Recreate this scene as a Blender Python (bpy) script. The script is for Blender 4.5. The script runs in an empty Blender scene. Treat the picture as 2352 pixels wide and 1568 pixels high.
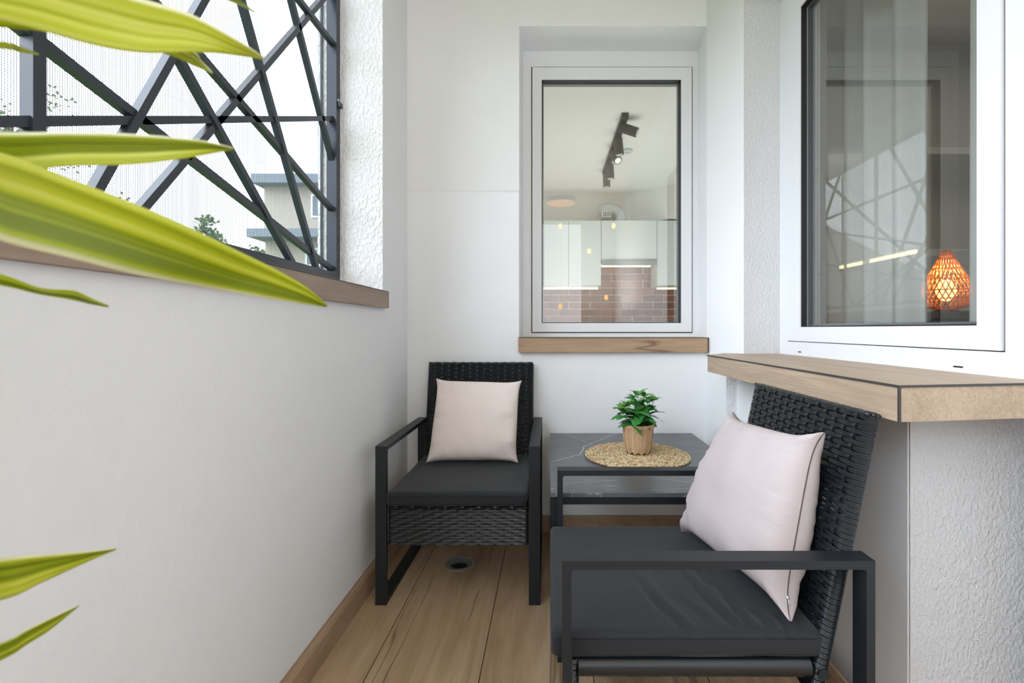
import bpy, bmesh, math, random
from mathutils import Vector, Matrix, noise
random.seed(7)
PI = math.pi
SC = bpy.context.scene
COL = SC.collection
EYE = 0.995

# ------------------------------------------------------------------ camera, world, lights, exposure
cd = bpy.data.cameras.new('camera'); cam = bpy.data.objects.new('camera', cd); COL.objects.link(cam)
cam.location = (0, 0, EYE); cam.rotation_euler = (PI/2, 0, 0)
cd.sensor_width = 36; cd.lens = 36*1090/2352
cd.shift_x = -86/2352; cd.shift_y = -28/2352
cd.clip_start = 0.02; cd.clip_end = 500
cd.dof.use_dof = True; cd.dof.focus_distance = 1.35; cd.dof.aperture_fstop = 5.6
SC.camera = cam
SC.view_settings.view_transform = 'Standard'; SC.view_settings.look = 'None'
SC.view_settings.gamma = 1; SC.view_settings.exposure = 0.0
try: SC.view_settings.use_curve_mapping = False
except Exception: pass

w = bpy.data.worlds.new('overcast_sky'); SC.world = w; w.use_nodes = True
nt = w.node_tree; N = nt.nodes; L = nt.links
bg = N['Background']; bg.inputs[1].default_value = 2.9
tc = N.new('ShaderNodeTexCoord'); nz = N.new('ShaderNodeTexNoise'); nz.inputs['Scale'].default_value = 2.2
nz.inputs['Detail'].default_value = 6; cr = N.new('ShaderNodeValToRGB')
cr.color_ramp.elements[0].position = .36; cr.color_ramp.elements[0].color = (.70, .77, .88, 1)
cr.color_ramp.elements[1].position = .56; cr.color_ramp.elements[1].color = (.98, .99, 1, 1)
L.new(tc.outputs['Generated'], nz.inputs['Vector']); L.new(nz.outputs[0], cr.inputs[0]); L.new(cr.outputs[0], bg.inputs[0])

def lamp(name, kind, loc, energy, color=(1, 1, 1), **kw):
    d = bpy.data.lights.new(name, kind); o = bpy.data.objects.new(name, d); COL.objects.link(o)
    d.energy = energy; d.color = color; o.location = loc
    for k, v in kw.items():
        if k == 'to': o.rotation_euler = (Vector(v)-Vector(loc)).to_track_quat('-Z', 'Y').to_euler()
        else: setattr(d, k, v)
    return o
lamp('veiled_sun', 'SUN', (-4, -1.5, 5), 10.8, (.76, .87, 1), to=(0.55, 1.2, 0.9), angle=math.radians(75))
lamp('balcony_bounce_fill', 'AREA', (.15, -1.1, 1.2), 44, (1, .98, .96), shape='RECTANGLE', size=1.2, size_y=1.2, to=(.15, -1.1, 3))  # added fill bounced off the balcony ceiling, not a lamp of the balcony
lamp('kitchen_side_fill', 'AREA', (3.6, 3.5, 1.4), 15, (.90, .98, 1), shape='RECTANGLE', size=1.6, size_y=1.6, to=(0, 3.7, 1.6))  # added side fill for the kitchen; no window is built behind it
lamp('kitchen_ceiling_fill', 'AREA', (.7, 4.0, .85), 25, (.95, 1, .97), shape='RECTANGLE', size=2.0, size_y=1.6, to=(.7, 4.0, 3))  # added fill from below to brighten the kitchen ceiling, no real fixture
lamp('living_room_fill', 'AREA', (2.4, 1.6, 2.5), 6, (1, .94, .86), shape='RECTANGLE', size=1.0, size_y=1.0, to=(2.4, 1.6, 0))  # added overhead fill for the living room, no fixture modelled

# ------------------------------------------------------------------ node material helpers
def P(px, py, d):
    "point seen at (px, py) at distance d along the view axis"
    return Vector(((px-1262)/1090*d, d, EYE-(py-756)/1090*d))

class Mat:
    def __init__(s, name, color=(.8, .8, .8), rough=.6, metal=0, spec=.5):
        s.m = bpy.data.materials.new(name); s.m.use_nodes = True
        s.t = s.m.node_tree; s.b = s.t.nodes['Principled BSDF']
        s.b.inputs['Base Color'].default_value = (*color, 1)
        s.b.inputs['Roughness'].default_value = rough; s.b.inputs['Metallic'].default_value = metal
        s.b.inputs['Specular IOR Level'].default_value = spec
    def n(s, typ, **kw):
        x = s.t.nodes.new('ShaderNode'+typ)
        for k, v in kw.items():
            if hasattr(x, k): setattr(x, k, v)
            else: x.inputs[k.replace('_', ' ')].default_value = v
        return x
    def l(s, a, b): s.t.links.new(a, b)
    def coord(s, scale=(1, 1, 1), rot=(0, 0, 0), out='Object', rand=False):
        tc = s.n('TexCoord'); mp = s.n('Mapping')
        mp.inputs['Scale'].default_value = scale; mp.inputs['Rotation'].default_value = rot
        src = tc.outputs[out]
        if rand:
            oi = s.n('ObjectInfo'); ad = s.n('VectorMath', operation='MULTIPLY_ADD')
            ad.inputs[1].default_value = (7.3, 5.1, 3.7)
            s.l(oi.outputs['Random'], ad.inputs[0]); s.l(src, ad.inputs[2]); src = ad.outputs[0]
        s.l(src, mp.inputs[0]); return mp.outputs[0]
    def noise(s, vec, scale, detail=3, rough=.5, dist=0):
        x = s.n('TexNoise'); x.inputs['Scale'].default_value = scale; x.inputs['Detail'].default_value = detail
        x.inputs['Roughness'].default_value = rough; x.inputs['Distortion'].default_value = dist
        s.l(vec, x.inputs['Vector']); return x.outputs[0]
    def ramp(s, fac, stops):
        r = s.n('ValToRGB'); e = r.color_ramp.elements
        while len(e) < len(stops): e.new(.5)
        for i, (p, c) in enumerate(stops):
            e[i].position = p; e[i].color = (*c, 1) if len(c) == 3 else c
        s.l(fac, r.inputs[0]); return r.outputs[0]
    def mix(s, fac, a, b, mode='MIX'):
        x = s.n('Mix', data_type='RGBA', blend_type=mode)
        for v, i in ((fac, 0), (a, 6), (b, 7)):
            if isinstance(v, (int, float)): x.inputs[i].default_value = v
            elif isinstance(v, tuple): x.inputs[i].default_value = (*v, 1)
            else: s.l(v, x.inputs[i])
        return x.outputs[2]
    def math(s, op, a, b=0.0, c=None, clamp=False):
        x = s.n('Math', operation=op, use_clamp=clamp)
        for i, v in enumerate((a, b, c)):
            if v is None: continue
            if isinstance(v, (int, float)): x.inputs[i].default_value = v
            else: s.l(v, x.inputs[i])
        return x.outputs[0]
    def color(s, c): s.l(c, s.b.inputs['Base Color'])
    def bump(s, h, strength=.3, dist=.002):
        prev = s.b.inputs['Normal'].links[0].from_socket if s.b.inputs['Normal'].links else None
        x = s.n('Bump'); x.inputs['Strength'].default_value = strength; x.inputs['Distance'].default_value = dist
        s.l(h, x.inputs['Height'])
        if prev: s.l(prev, x.inputs['Normal'])
        s.l(x.outputs[0], s.b.inputs['Normal'])

def plaster(name, col, grain, strength, dist, big=.25):
    m = Mat(name, col, .85, spec=.25)
    v = m.coord((1, 1, 1)); vr = m.coord((1, .8, .65), (.5, .5, .4))
    h1 = m.noise(vr, grain, 3, .55, .3); h2 = m.noise(v, 14, 3)
    hh = m.ramp(h1, [(.35, (0, 0, 0)), (.62, (1, 1, 1))])
    m.bump(h2, big, .004); m.bump(hh, strength, dist)
    n = m.noise(v, 2.2, 4); sc = m.noise(m.coord((1, .35, 1), (.4, .2, 1.1)), 9, 4, .6, 1.5)
    c = m.ramp(n, [(.3, tuple(x*.975 for x in col)), (.7, col)])
    k = m.ramp(sc, [(.772, (0, 0, 0)), (.80, (1, 1, 1))])
    m.color(m.mix(k, c, tuple(x*.8 for x in col)))
    return m.m
M = {}
M['plaster'] = plaster('smooth_white_plaster', (.86, .865, .875), 60, .12, .0015)
M['rough'] = plaster('rough_white_plaster', (.85, .85, .85), 85, .85, .0045)
M['roughsoft'] = plaster('soft_grained_plaster', (.85, .85, .85), 100, .35, .003)
M['coarse'] = plaster('coarse_grey_white_plaster', (.66, .66, .665), 125, .55, .004)
M['parapet'] = plaster('trowelled_plaster', (.86, .86, .865), 45, .22, .002)
M['ceil'] = plaster('beige_ceiling_plaster', (.60, .54, .46), 60, .1, .001)
M['kwall'] = plaster('kitchen_paint', (.80, .79, .75), 80, .05, .001, .05)
M['kceil'] = plaster('kitchen_ceiling_paint', (.84, .84, .81), 80, .05, .001, .05)

def wood(name, tones, ax=1, knots=True, fine=.22, rough=.5, crackc=(.10, .06, .04)):
    "ax = axis of the grain"
    m = Mat(name, tones[1], rough, spec=.3)
    def sc(a, b): r = [b, b, b]; r[ax] = a; return tuple(r)
    v = m.coord(sc(.9, 7), rand=True); vf = m.coord(sc(5, 170), rand=True); vb = m.coord(sc(.5, 1.6), rand=True)
    n1 = m.noise(v, 1.6, 5, .6, .9); nf = m.noise(vf, 1, 3, .6, .2); nb = m.noise(vb, 1.5, 2)
    c = m.ramp(n1, [(.30, tones[0]), (.5, tones[1]), (.70, tones[2])])
    c = m.mix(fine, c, m.ramp(nf, [(.3, tones[0]), (.7, tones[2])]))
    c = m.mix(m.math('MULTIPLY', nb, .30), c, tones[3])
    vk = m.coord(sc(.45, 4.6), rand=True); nk = m.noise(vk, 1.25, 3, .5, .25)
    d = m.math('ABSOLUTE', m.math('SUBTRACT', nk, .565))
    ck = m.ramp(d, [(.0, (1, 1, 1)), (.006, (.5, .5, .5)), (.016, (0, 0, 0))])
    gate = m.ramp(m.noise(m.coord(sc(1.3, 2.2), rand=True), 1.9, 2), [(.44, (0, 0, 0)), (.52, (1, 1, 1))])
    if knots: c = m.mix(m.math('MULTIPLY', m.math('MULTIPLY', ck, gate), .75), c, crackc)
    m.color(c); m.bump(nf, .18, .0008)
    return m.m
TF = [(.34, .215, .12), (.50, .345, .21), (.62, .45, .295), (.40, .30, .195)]
M['floor'] = wood('oak_look_floor_tile', TF, 1, rough=.42)
M['oakx'] = wood('oak_sill_grain_across', [(.30, .185, .105), (.42, .275, .165), (.52, .36, .23), (.28, .21, .15)], 0, fine=.45)
M['oaky'] = wood('oak_sill_grain_along', [(.30, .21, .135), (.44, .325, .225), (.56, .43, .31), (.34, .28, .22)], 1, knots=False, fine=.5)
M['oakl'] = wood('weathered_oak_sill', [(.24, .165, .125), (.34, .245, .19), (.43, .32, .255), (.25, .19, .155)], 1)
M['baseb'] = wood('oak_skirting_tile', [(.32, .20, .12), (.42, .28, .18), (.50, .35, .23), (.34, .25, .17)], 1, knots=False)
M['grout'] = Mat('dark_grout', (.10, .075, .055), .9).m
M['dark_edge'] = Mat('dark_edge_band', (.045, .04, .038), .5).m
M['pvc'] = Mat('white_pvc', (.78, .79, .81), .28).m
M['gasket'] = Mat('black_rubber_gasket', (.012, .012, .014), .5).m
M['spacer'] = Mat('grey_spacer', (.16, .17, .18), .4, .3).m
m = Mat('black_powder_coated_metal', (.011, .014, .018), .45, spec=.4); v = m.coord(); m.bump(m.noise(v, 900, 2), .12, .0004); M['frame'] = m.m
m = Mat('anthracite_grille_metal', (.028, .035, .048), .38); M['grille'] = m.m
m = Mat('black_plastic_wicker', (.007, .010, .014), .33, spec=.6); M['wicker'] = m.m
m = Mat('charcoal_cushion_fabric', (.016, .018, .022), .78, spec=.35)
v = m.coord(); m.bump(m.noise(v, 700, 2), .2, .0006); m.bump(m.noise(v, 7, 3), .25, .01)
m.b.inputs['Sheen Weight'].default_value = .12; M['fabric'] = m.m
m = Mat('blush_pillow_fabric', (.70, .60, .565), .85, spec=.2)
v = m.coord((1, 1, 1)); w1 = m.noise(m.coord((60, 60, 700)), 1, 2); w2 = m.noise(m.coord((700, 700, 60)), 1, 2)
m.bump(w1, .3, .0006); m.bump(w2, .2, .0005)
m.color(m.mix(m.math('MULTIPLY', w1, .35), (.83, .72, .68), (.73, .63, .60)))
m.b.inputs['Sheen Weight'].default_value = .15; M['pillow'] = m.m
m = Mat('blush_ribbed_pillow_fabric', (.56, .50, .495), .85, spec=.2)
w1 = m.noise(m.coord((30, 30, 520)), 1, 2); w2 = m.noise(m.coord((500, 500, 40)), 1, 2)
m.bump(w1, .5, .0009); m.bump(w2, .3, .0006)
m.color(m.mix(m.math('MULTIPLY', w1, .5), (.53, .465, .465), (.42, .365, .37))); M['pillow2'] = m.m
M['seam'] = Mat('dark_seam_thread', (.10, .07, .065), .8).m
M['steel'] = Mat('brushed_steel', (.62, .63, .64), .3, .9).m
M['black'] = Mat('black_void', (.008, .008, .008), .9).m
M['soot'] = Mat('grey_enamel', (.25, .26, .26), .5).m

# dark stone table top with light veins
m = Mat('dark_marble_ceramic', (.10, .105, .115), .34)
v = m.coord(); base = m.ramp(m.noise(v, 5, 5, .6), [(.3, (.075, .078, .086)), (.7, (.125, .13, .14))])
def vein(scale, rot, nscale, wid, off=.5, dist=1.0):
    n = m.noise(m.coord(scale, (0, 0, rot)), nscale, 3, .55, dist)
    return m.ramp(m.math('ABSOLUTE', m.math('SUBTRACT', n, off)), [(0, (1, 1, 1)), (wid, (0, 0, 0))])
g1 = m.ramp(m.noise(v, 6, 2), [(.45, (0, 0, 0)), (.65, (1, 1, 1))])
a = m.math('MULTIPLY', vein((1, 3, 1), .5, 1.7, .004), g1); b = m.math('MULTIPLY', vein((1, 4, 1), -.35, 2.6, .004, .47), g1)
fine = m.math('MULTIPLY', m.ramp(m.noise(m.coord((9, 60, 9), (0, 0, .25)), 2, 4, .7, .5), [(.63, (0, 0, 0)), (.70, (1, 1, 1))]), .35)
# the long light veins of this particular top: segments in table coordinates (metres from its front left corner)
sep = m.n('SeparateXYZ'); dv = m.n('VectorMath', operation='MULTIPLY_ADD'); nn = m.n('TexNoise'); nn.inputs['Scale'].default_value = 22
m.l(v, nn.inputs['Vector']); m.l(nn.outputs[1], dv.inputs[0]); dv.inputs[1].default_value = (.014, .014, 0); m.l(v, dv.inputs[2]); m.l(dv.outputs[0], sep.inputs[0])
tot = None
for (x0, y0, x1, y1, wd) in [(.0, .345, .13, .46, .0030), (.13, .46, .155, .60, .0028), (.155, .60, .33, .85, .0026), (.0, .52, .19, .60, .0012),
                             (.62, .32, .70, .46, .0030), (.50, .12, .62, .22, .0018), (.40, .70, .69, .80, .0010), (.44, .48, .69, .52, .0008),
                             (.06, .86, .20, .62, .0010), (.33, .18, .52, .08, .0010), (.0, .09, .22, .13, .001), (.3, .03, .58, .07, .001)]:
    dx, dy = x1-x0, y1-y0; ln = math.hypot(dx, dy); ux, uy = dx/ln, dy/ln
    X, Y = sep.outputs[0], sep.outputs[1]
    t = m.math('ADD', m.math('MULTIPLY', X, ux), m.math('MULTIPLY_ADD', Y, uy, -(x0*ux+y0*uy)-.007))
    s_ = m.math('ABSOLUTE', m.math('ADD', m.math('MULTIPLY', X, -uy), m.math('MULTIPLY_ADD', Y, ux, x0*uy-y0*ux+.0)))
    outside = m.math('MAXIMUM', m.math('SUBTRACT', t, ln), m.math('MULTIPLY', t, -1))
    dd = m.math('MAXIMUM', s_, outside)
    k = m.math('SUBTRACT', 1, m.math('DIVIDE', dd, wd), clamp=True)
    tot = k if tot is None else m.math('MAXIMUM', tot, k)
f = m.math('MAXIMUM', m.math('MAXIMUM', m.math('MULTIPLY', a, .5), m.math('MULTIPLY', b, .4)), m.math('MAXIMUM', fine, tot))
m.color(m.mix(f, base, (.70, .66, .64))); M['marble'] = m.m

def glass_mat(name, f0, tint=(1, 1, 1)):
    m = Mat(name); t = m.t; out = t.nodes['Material Output']
    g = m.n('NewGeometry'); d = m.n('VectorMath', operation='DOT_PRODUCT'); m.l(g.outputs['Normal'], d.inputs[0]); m.l(g.outputs['Incoming'], d.inputs[1])
    c = m.math('SUBTRACT', 1, m.math('ABSOLUTE', d.outputs['Value'])); p = m.math('POWER', c, 5)
    fac = m.math('MULTIPLY_ADD', p, 1-f0, f0)
    tr = m.n('BsdfTransparent'); tr.inputs[0].default_value = (*tint, 1)
    gl = m.n('BsdfGlossy'); gl.inputs['Roughness'].default_value = 0.0; gl.inputs[0].default_value = (1, 1, 1, 1)
    mx = m.n('MixShader'); m.l(fac, mx.inputs[0]); m.l(tr.outputs[0], mx.inputs[1]); m.l(gl.outputs[0], mx.inputs[2]); m.l(mx.outputs[0], out.inputs[0])
    return m.m
M['glass'] = glass_mat('window_glass', .13, (.93, .95, .94))
M['glass_back'] = glass_mat('window_glass_thin', .035, (.94, .96, .95))
def emit(name, col, s):
    m = Mat(name, (0, 0, 0)); m.b.inputs['Emission Color'].default_value = (*col, 1); m.b.inputs['Emission Strength'].default_value = s
    return m.m
M['led'] = emit('warm_led', (1, .72, .36), 5)
M['bulb'] = emit('warm_bulb', (1, .55, .22), 7)
M['lampdisc'] = emit('lit_lamp_diffuser', (1, .60, .36), 3)
M['spotface'] = Mat('spot_reflector', (.7, .7, .68), .3, .6).m
m = Mat('matte_white_cabinet', (.66, .71, .69), .35); M['cab'] = m.m
m = Mat('red_brown_brick', (.36, .17, .11), .8)
oi = m.n('ObjectInfo'); c1 = m.ramp(oi.outputs['Random'], [(0, (.10, .035, .02)), (.5, (.19, .075, .04)), (1, (.27, .12, .07))])
nzb = m.noise(m.coord(rand=True), 18, 4); m.color(m.mix(m.math('MULTIPLY', nzb, .5), c1, (.36, .23, .17))); m.bump(nzb, .5, .004); M['brick'] = m.m
M['mortar'] = Mat('light_mortar', (.62, .57, .50), .9).m
M['duct'] = Mat('aluminium_duct', (.55, .60, .64), .35, .8).m
M['stucco'] = Mat('beige_stucco', (.40, .36, .31), .9).m
M['slab'] = Mat('grey_roof_slab', (.17, .20, .24), .8).m
M['grass'] = Mat('grass_ground', (.12, .2, .06), 1).m
def leafmat(name, a, b, rough=.45, trans=.25):
    m = Mat(name, a, rough); n = m.noise(m.coord(rand=True), 30, 3); m.color(m.ramp(n, [(.3, a), (.7, b)]))
    tl = m.n('BsdfTranslucent'); tl.inputs[0].default_value = (*b, 1); mx = m.n('MixShader'); mx.inputs[0].default_value = trans
    out = m.t.nodes['Material Output']; m.l(m.b.outputs[0], mx.inputs[1]); m.l(tl.outputs[0], mx.inputs[2]); m.l(mx.outputs[0], out.inputs[0])
    return m.m
M['basil'] = leafmat('basil_leaf', (.022, .15, .03), (.07, .33, .07), .35, .15)
M['basilb'] = leafmat('young_basil_leaf', (.10, .28, .04), (.18, .40, .08), .4, .2)
M['stemg'] = Mat('green_stem', (.10, .24, .05), .6).m
M['tree'] = leafmat('tree_foliage', (.05, .10, .035), (.10, .17, .06), .7, .2)
M['bark'] = Mat('tree_bark', (.13, .10, .08), .9).m
M['straw'] = Mat('pale_bamboo', (.62, .40, .22), .55).m
M['straw2'] = Mat('dark_gap_bamboo', (.16, .08, .03), .7).m  # pot body colour darkened to put shade into the gaps of the weave
m = Mat('seagrass', (.55, .40, .22), .75); g = m.n('NewGeometry')
c1 = m.ramp(g.outputs['Random Per Island'], [(0, (.33, .21, .10)), (.3, (.52, .37, .20)), (.7, (.64, .49, .29)), (1, (.74, .60, .40))]); m.color(c1); M['seagrass'] = m.m
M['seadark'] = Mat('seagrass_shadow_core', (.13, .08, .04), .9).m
M['soil'] = Mat('dark_potting_soil', (.03, .02, .015), 1).m
M['potgrey'] = Mat('grey_planter', (.30, .30, .31), .6).m
m = Mat('sheer_curtain', (.62, .63, .60), .9)
tr = m.n('BsdfTransparent'); mx = m.n('MixShader'); mx.inputs[0].default_value = .55
m.l(m.b.outputs[0], mx.inputs[1]); m.l(tr.outputs[0], mx.inputs[2]); m.l(mx.outputs[0], m.t.nodes['Material Output'].inputs[0]); M['curtain'] = m.m
M['drape'] = Mat('beige_drape', (.42, .40, .36), .9).m
m = Mat('golden_rattan', (.62, .36, .16), .6); tl = m.n('BsdfTranslucent'); tl.inputs[0].default_value = (.8, .45, .2, 1); mx = m.n('MixShader'); mx.inputs[0].default_value = .5
m.l(m.b.outputs[0], mx.inputs[1]); m.l(tl.outputs[0], mx.inputs[2]); m.l(mx.outputs[0], m.t.nodes['Material Output'].inputs[0]); M['rattan'] = m.m
M['lampglow'] = emit('glowing_bulb_core', (1, .45, .12), 5)
M['darkwood'] = Mat('dark_sideboard', (.10, .09, .085), .5).m
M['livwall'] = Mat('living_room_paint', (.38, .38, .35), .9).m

# striped strap leaf (uses its UV: u across, v along)
m = Mat('striped_strap_leaf', (.4, .5, .05), .38)
uv = m.n('TexCoord'); sp = m.n('SeparateXYZ'); m.l(uv.outputs['UV'], sp.inputs[0]); U, V = sp.outputs[0], sp.outputs[1]
cmb = m.n('CombineXYZ'); m.l(U, cmb.inputs[0]); m.l(m.math('MULTIPLY', V, .05), cmb.inputs[1]); oi = m.n('ObjectInfo'); m.l(oi.outputs['Random'], cmb.inputs[2])
st = m.noise(cmb.outputs[0], 5.0, 1.5, .45, .1)
c = m.ramp(st, [(.34, (.20, .26, .006)), (.47, (.40, .46, .012)), (.56, (.56, .60, .03)), (.68, (.66, .67, .12))])
edge = m.ramp(U, [(.0, (1, 1, 1)), (.05, (1, 1, 1)), (.11, (0, 0, 0)), (1, (0, 0, 0))])
c = m.mix(edge, c, (.82, .80, .52)); m.color(c)
tl = m.n('BsdfTranslucent'); m.l(c, tl.inputs[0]); mx = m.n('MixShader'); mx.inputs[0].default_value = .42
m.l(m.b.outputs[0], mx.inputs[1]); m.l(tl.outputs[0], mx.inputs[2]); m.l(mx.outputs[0], m.t.nodes['Material Output'].inputs[0]); M['strap'] = m.m

# ------------------------------------------------------------------ object helpers
def wloc(o):
    v = Vector((0, 0, 0))
    while o is not None: v = v+o.location; o = o.parent
    return v
def obj(name, bm, mat, parent=None, label=None, cat=None, group=None, kind=None, smooth=False, bevel=0, seg=2):
    "links bm (in world coordinates) as ONE mesh object"
    if bevel:
        es = [e for e in bm.edges if len(e.link_faces) == 2 and e.calc_face_angle() > .5]
        bmesh.ops.bevel(bm, geom=es, offset=bevel, segments=seg, affect='EDGES', profile=.5)
    bmesh.ops.recalc_face_normals(bm, faces=bm.faces[:]) if not getattr(bm, 'keep', False) else None
    if parent is not None: bmesh.ops.translate(bm, verts=bm.verts[:], vec=-wloc(parent))
    me = bpy.data.meshes.new(name); bm.to_mesh(me); bm.free()
    for mm in (mat if isinstance(mat, (list, tuple)) else [mat]): me.materials.append(M[mm] if isinstance(mm, str) else mm)
    if smooth:
        for p in me.polygons: p.use_smooth = True
        if smooth != 'all':
            try: me.set_sharp_from_angle(angle=.7)
            except Exception: pass
    o = bpy.data.objects.new(name, me); COL.objects.link(o)
    if parent is not None: o.parent = parent
    tag(o, label, cat, group, kind); return o
def tag(o, label=None, cat=None, group=None, kind=None):
    if label: o['label'] = label
    if cat: o['category'] = cat
    if group: o['group'] = group
    if kind: o['kind'] = kind
    return o
def thing(name, loc, label, cat, group=None):
    o = bpy.data.objects.new(name, None); o.empty_display_size = .05; COL.objects.link(o); o.location = loc
    return tag(o, label, cat, group)
def B(*boxes):
    bm = bmesh.new()
    for b in boxes: abox(bm, *b)
    return bm
def abox(bm, x0, x1, y0, y1, z0, z1):
    vs = [bm.verts.new((x, y, z)) for x in (x0, x1) for y in (y0, y1) for z in (z0, z1)]
    for f in ((0, 1, 3, 2), (4, 6, 7, 5), (0, 4, 5, 1), (2, 3, 7, 6), (0, 2, 6, 4), (1, 5, 7, 3)): bm.faces.new([vs[i] for i in f])
    return vs
def prism(pts, z0, z1, axis='z', bm=None):
    "polygon (list of 2D points) extruded; axis z: (x,y) pts; axis x: (y,z) pts"
    bm = bm or bmesh.new()
    def mk(p, t): return (p[0], p[1], t) if axis == 'z' else ((t, p[0], p[1]) if axis == 'x' else (p[0], t, p[1]))
    a = [bm.verts.new(mk(p, z0)) for p in pts]; b = [bm.verts.new(mk(p, z1)) for p in pts]; n = len(pts)
    bm.faces.new(a); bm.faces.new(b)
    for i in range(n): bm.faces.new((a[i], a[(i+1) % n], b[(i+1) % n], b[i]))
    return bm
def ring(bm, c, x, y, pts): return [bm.verts.new(c+x*p[0]+y*p[1]) for p in pts]
def sweep(bm, path, sect, closed=False, up=Vector((0, 0, 1)), cap=True, scales=None):
    "sweep 2D section along path; frame: tangent, side, up"
    rs = []; n = len(path)
    for i, p in enumerate(path):
        a = path[(i-1) % n] if (closed or i > 0) else p; b = path[(i+1) % n] if (closed or i < n-1) else p
        t = (b-a).normalized(); s = t.cross(up)
        if s.length < 1e-4: s = t.cross(Vector((1, 0, 0)))
        s.normalize(); u = s.cross(t); k = scales[i] if scales else 1
        rs.append(ring(bm, p, s*k, u*k, sect))
    m_ = len(sect)
    for i in range(n if closed else n-1):
        r, q = rs[i], rs[(i+1) % n]
        for j in range(m_): bm.faces.new((r[j], r[(j+1) % m_], q[(j+1) % m_], q[j]))
    if cap and not closed: bm.faces.new(rs[0]); bm.faces.new(rs[-1][::-1])
    return rs
def circ(r, n=8, ry=None): return [(r*math.cos(2*PI*i/n), (ry or r)*math.sin(2*PI*i/n)) for i in range(n)]
def tube(bm, a, b, r, n=8, r2=None):
    a, b = Vector(a), Vector(b); sweep(bm, [a, b], circ(r, n), scales=[1, (r2 or r)/r]); return bm
def sq(bm, a, b, w_, h_, up=Vector((0, 0, 1))):
    sweep(bm, [Vector(a), Vector(b)], [(-w_/2, -h_/2), (w_/2, -h_/2), (w_/2, h_/2), (-w_/2, h_/2)], up=up); return bm
def lathe(bm, prof, c=(0, 0, 0), n=32):
    rs = []
    for r, z in prof: rs.append([bm.verts.new((c[0]+r*math.cos(2*PI*i/n), c[1]+r*math.sin(2*PI*i/n), c[2]+z)) for i in range(n)])
    for a, b in zip(rs, rs[1:]):
        for i in range(n): bm.faces.new((a[i], a[(i+1) % n], b[(i+1) % n], b[i]))
    return rs
def rbox(x0, x1, y0, y1, z0, z1, r, nx=30, ny=30, nz=4):
    "rounded box with gridded faces"
    bm = bmesh.new(); key = {}
    def V(p):
        k = tuple(round(c, 6) for c in p)
        if k not in key: key[k] = bm.verts.new(p)
        return key[k]
    def lin(a, b, n):
        L_ = b-a; e = min(r, L_/2.2); t = [0, .3*e/L_, .65*e/L_, e/L_]; mid = [e/L_+(1-2*e/L_)*i/n for i in range(1, n)]
        t = t+mid+[1-x for x in t[::-1]]; return [a+L_*x for x in t]
    X, Y, Z = lin(x0, x1, nx), lin(y0, y1, ny), lin(z0, z1, nz)
    def face(A, Bq, f):
        for i in range(len(A)-1):
            for j in range(len(Bq)-1): bm.faces.new([V(f(*q)) for q in ((A[i], Bq[j]), (A[i+1], Bq[j]), (A[i+1], Bq[j+1]), (A[i], Bq[j+1]))])
    for z in (z0, z1): face(X, Y, lambda a, b: (a, b, z))
    for y in (y0, y1): face(X, Z, lambda a, b: (a, y, b))
    for x in (x0, x1): face(Y, Z, lambda a, b: (x, a, b))
    for v in bm.verts:
        q = Vector((min(max(v.co.x, x0+r), x1-r), min(max(v.co.y, y0+r), y1-r), min(max(v.co.z, z0+r), z1-r)))
        d = v.co-q
        if d.length > 1e-9: v.co = q+d.normalized()*min(d.length, r)
    return bm
def place_copy(root):
    "a copy of a thing with copies of its parts and sub-parts"
    r = root.copy(); COL.objects.link(r)
    for ch in root.children:
        c = ch.copy(); COL.objects.link(c); c.parent = r
        for g in ch.children:
            d = g.copy(); COL.objects.link(d); d.parent = c
    return r

# ================================================================== STRUCTURE
S = 'structure'
# floor: grout bed with every wide board a part
floor = obj('floor', B((-.76, 1.6, -2.4, 2.62, -.06, -.003)), 'grout', kind=S)
seams = [-.852, -.525, -.1995, .126, .4515, .777, 1.10, 1.43]
ends = {0: [-1.5, .1, 1.3], 1: [-1.0, .2, 1.20], 2: [-1.5, .55], 3: [-.4, .865, 2.063], 4: [-1.2, .3, 1.5], 5: [-.6, .6, 1.8], 6: [-1.2, .3]}
for i in range(len(seams)-1):
    ys = [-2.4]+[e for e in ends[i]]+[2.62]
    if i == 1: ys = [-2.4, -.9, .3, 2.62]
    if i == 2: ys = [-2.4, -.6, .55, 2.62]
    for a, b in zip(ys, ys[1:]):
        x0, x1 = max(seams[i], -.74), min(seams[i+1], 1.4)
        cx, cy = (x0+x1)/2, (a+b)/2
        bm = B((x0-cx+.0017, x1-cx-.0017, a-cy+.0015, b-cy-.0015, -.012, 0))
        o = obj('plank', bm, 'floor', None, bevel=.0012, seg=1); o.location = (cx, cy, 0); o.parent = floor

H = lambda h: EYE+h
# left wall with the open window, parapet below, band above
wl = obj('wall_left', B((-.965, -.70, -2.4, 1.997, 0, H(.089)), (-.965, -.70, 1.997, 2.62, 0, 2.72), (-.965, -.70, -2.4, 1.997, H(1.60), 2.72),
         (-.965, -.70, -2.4, -1.7, H(.089), 2.72)), 'parapet', kind=S)
obj('plaster_skim', B((-.7005, -.6975, -2.4, 1.997, 0, H(.089))), 'parapet', wl)
obj('rough_jamb', B((-.966, -.7012, 1.9935, 1.999, H(.158), H(1.6))), 'rough', wl)
bm = bmesh.new(); n = 60
pts = [(-.966-.003-.007*abs(noise.noise((i*.5, 0, 0)))-.004*abs(noise.noise((i*1.7, 3, 0))), H(.158)+i*1.44/n) for i in range(n+1)]
prism([(-.955, H(.158)), (-.955, H(1.598))]+pts[::-1], 1.988, 1.9945, 'y', bm); obj('ragged_plaster_edge', bm, 'rough', wl)
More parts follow.
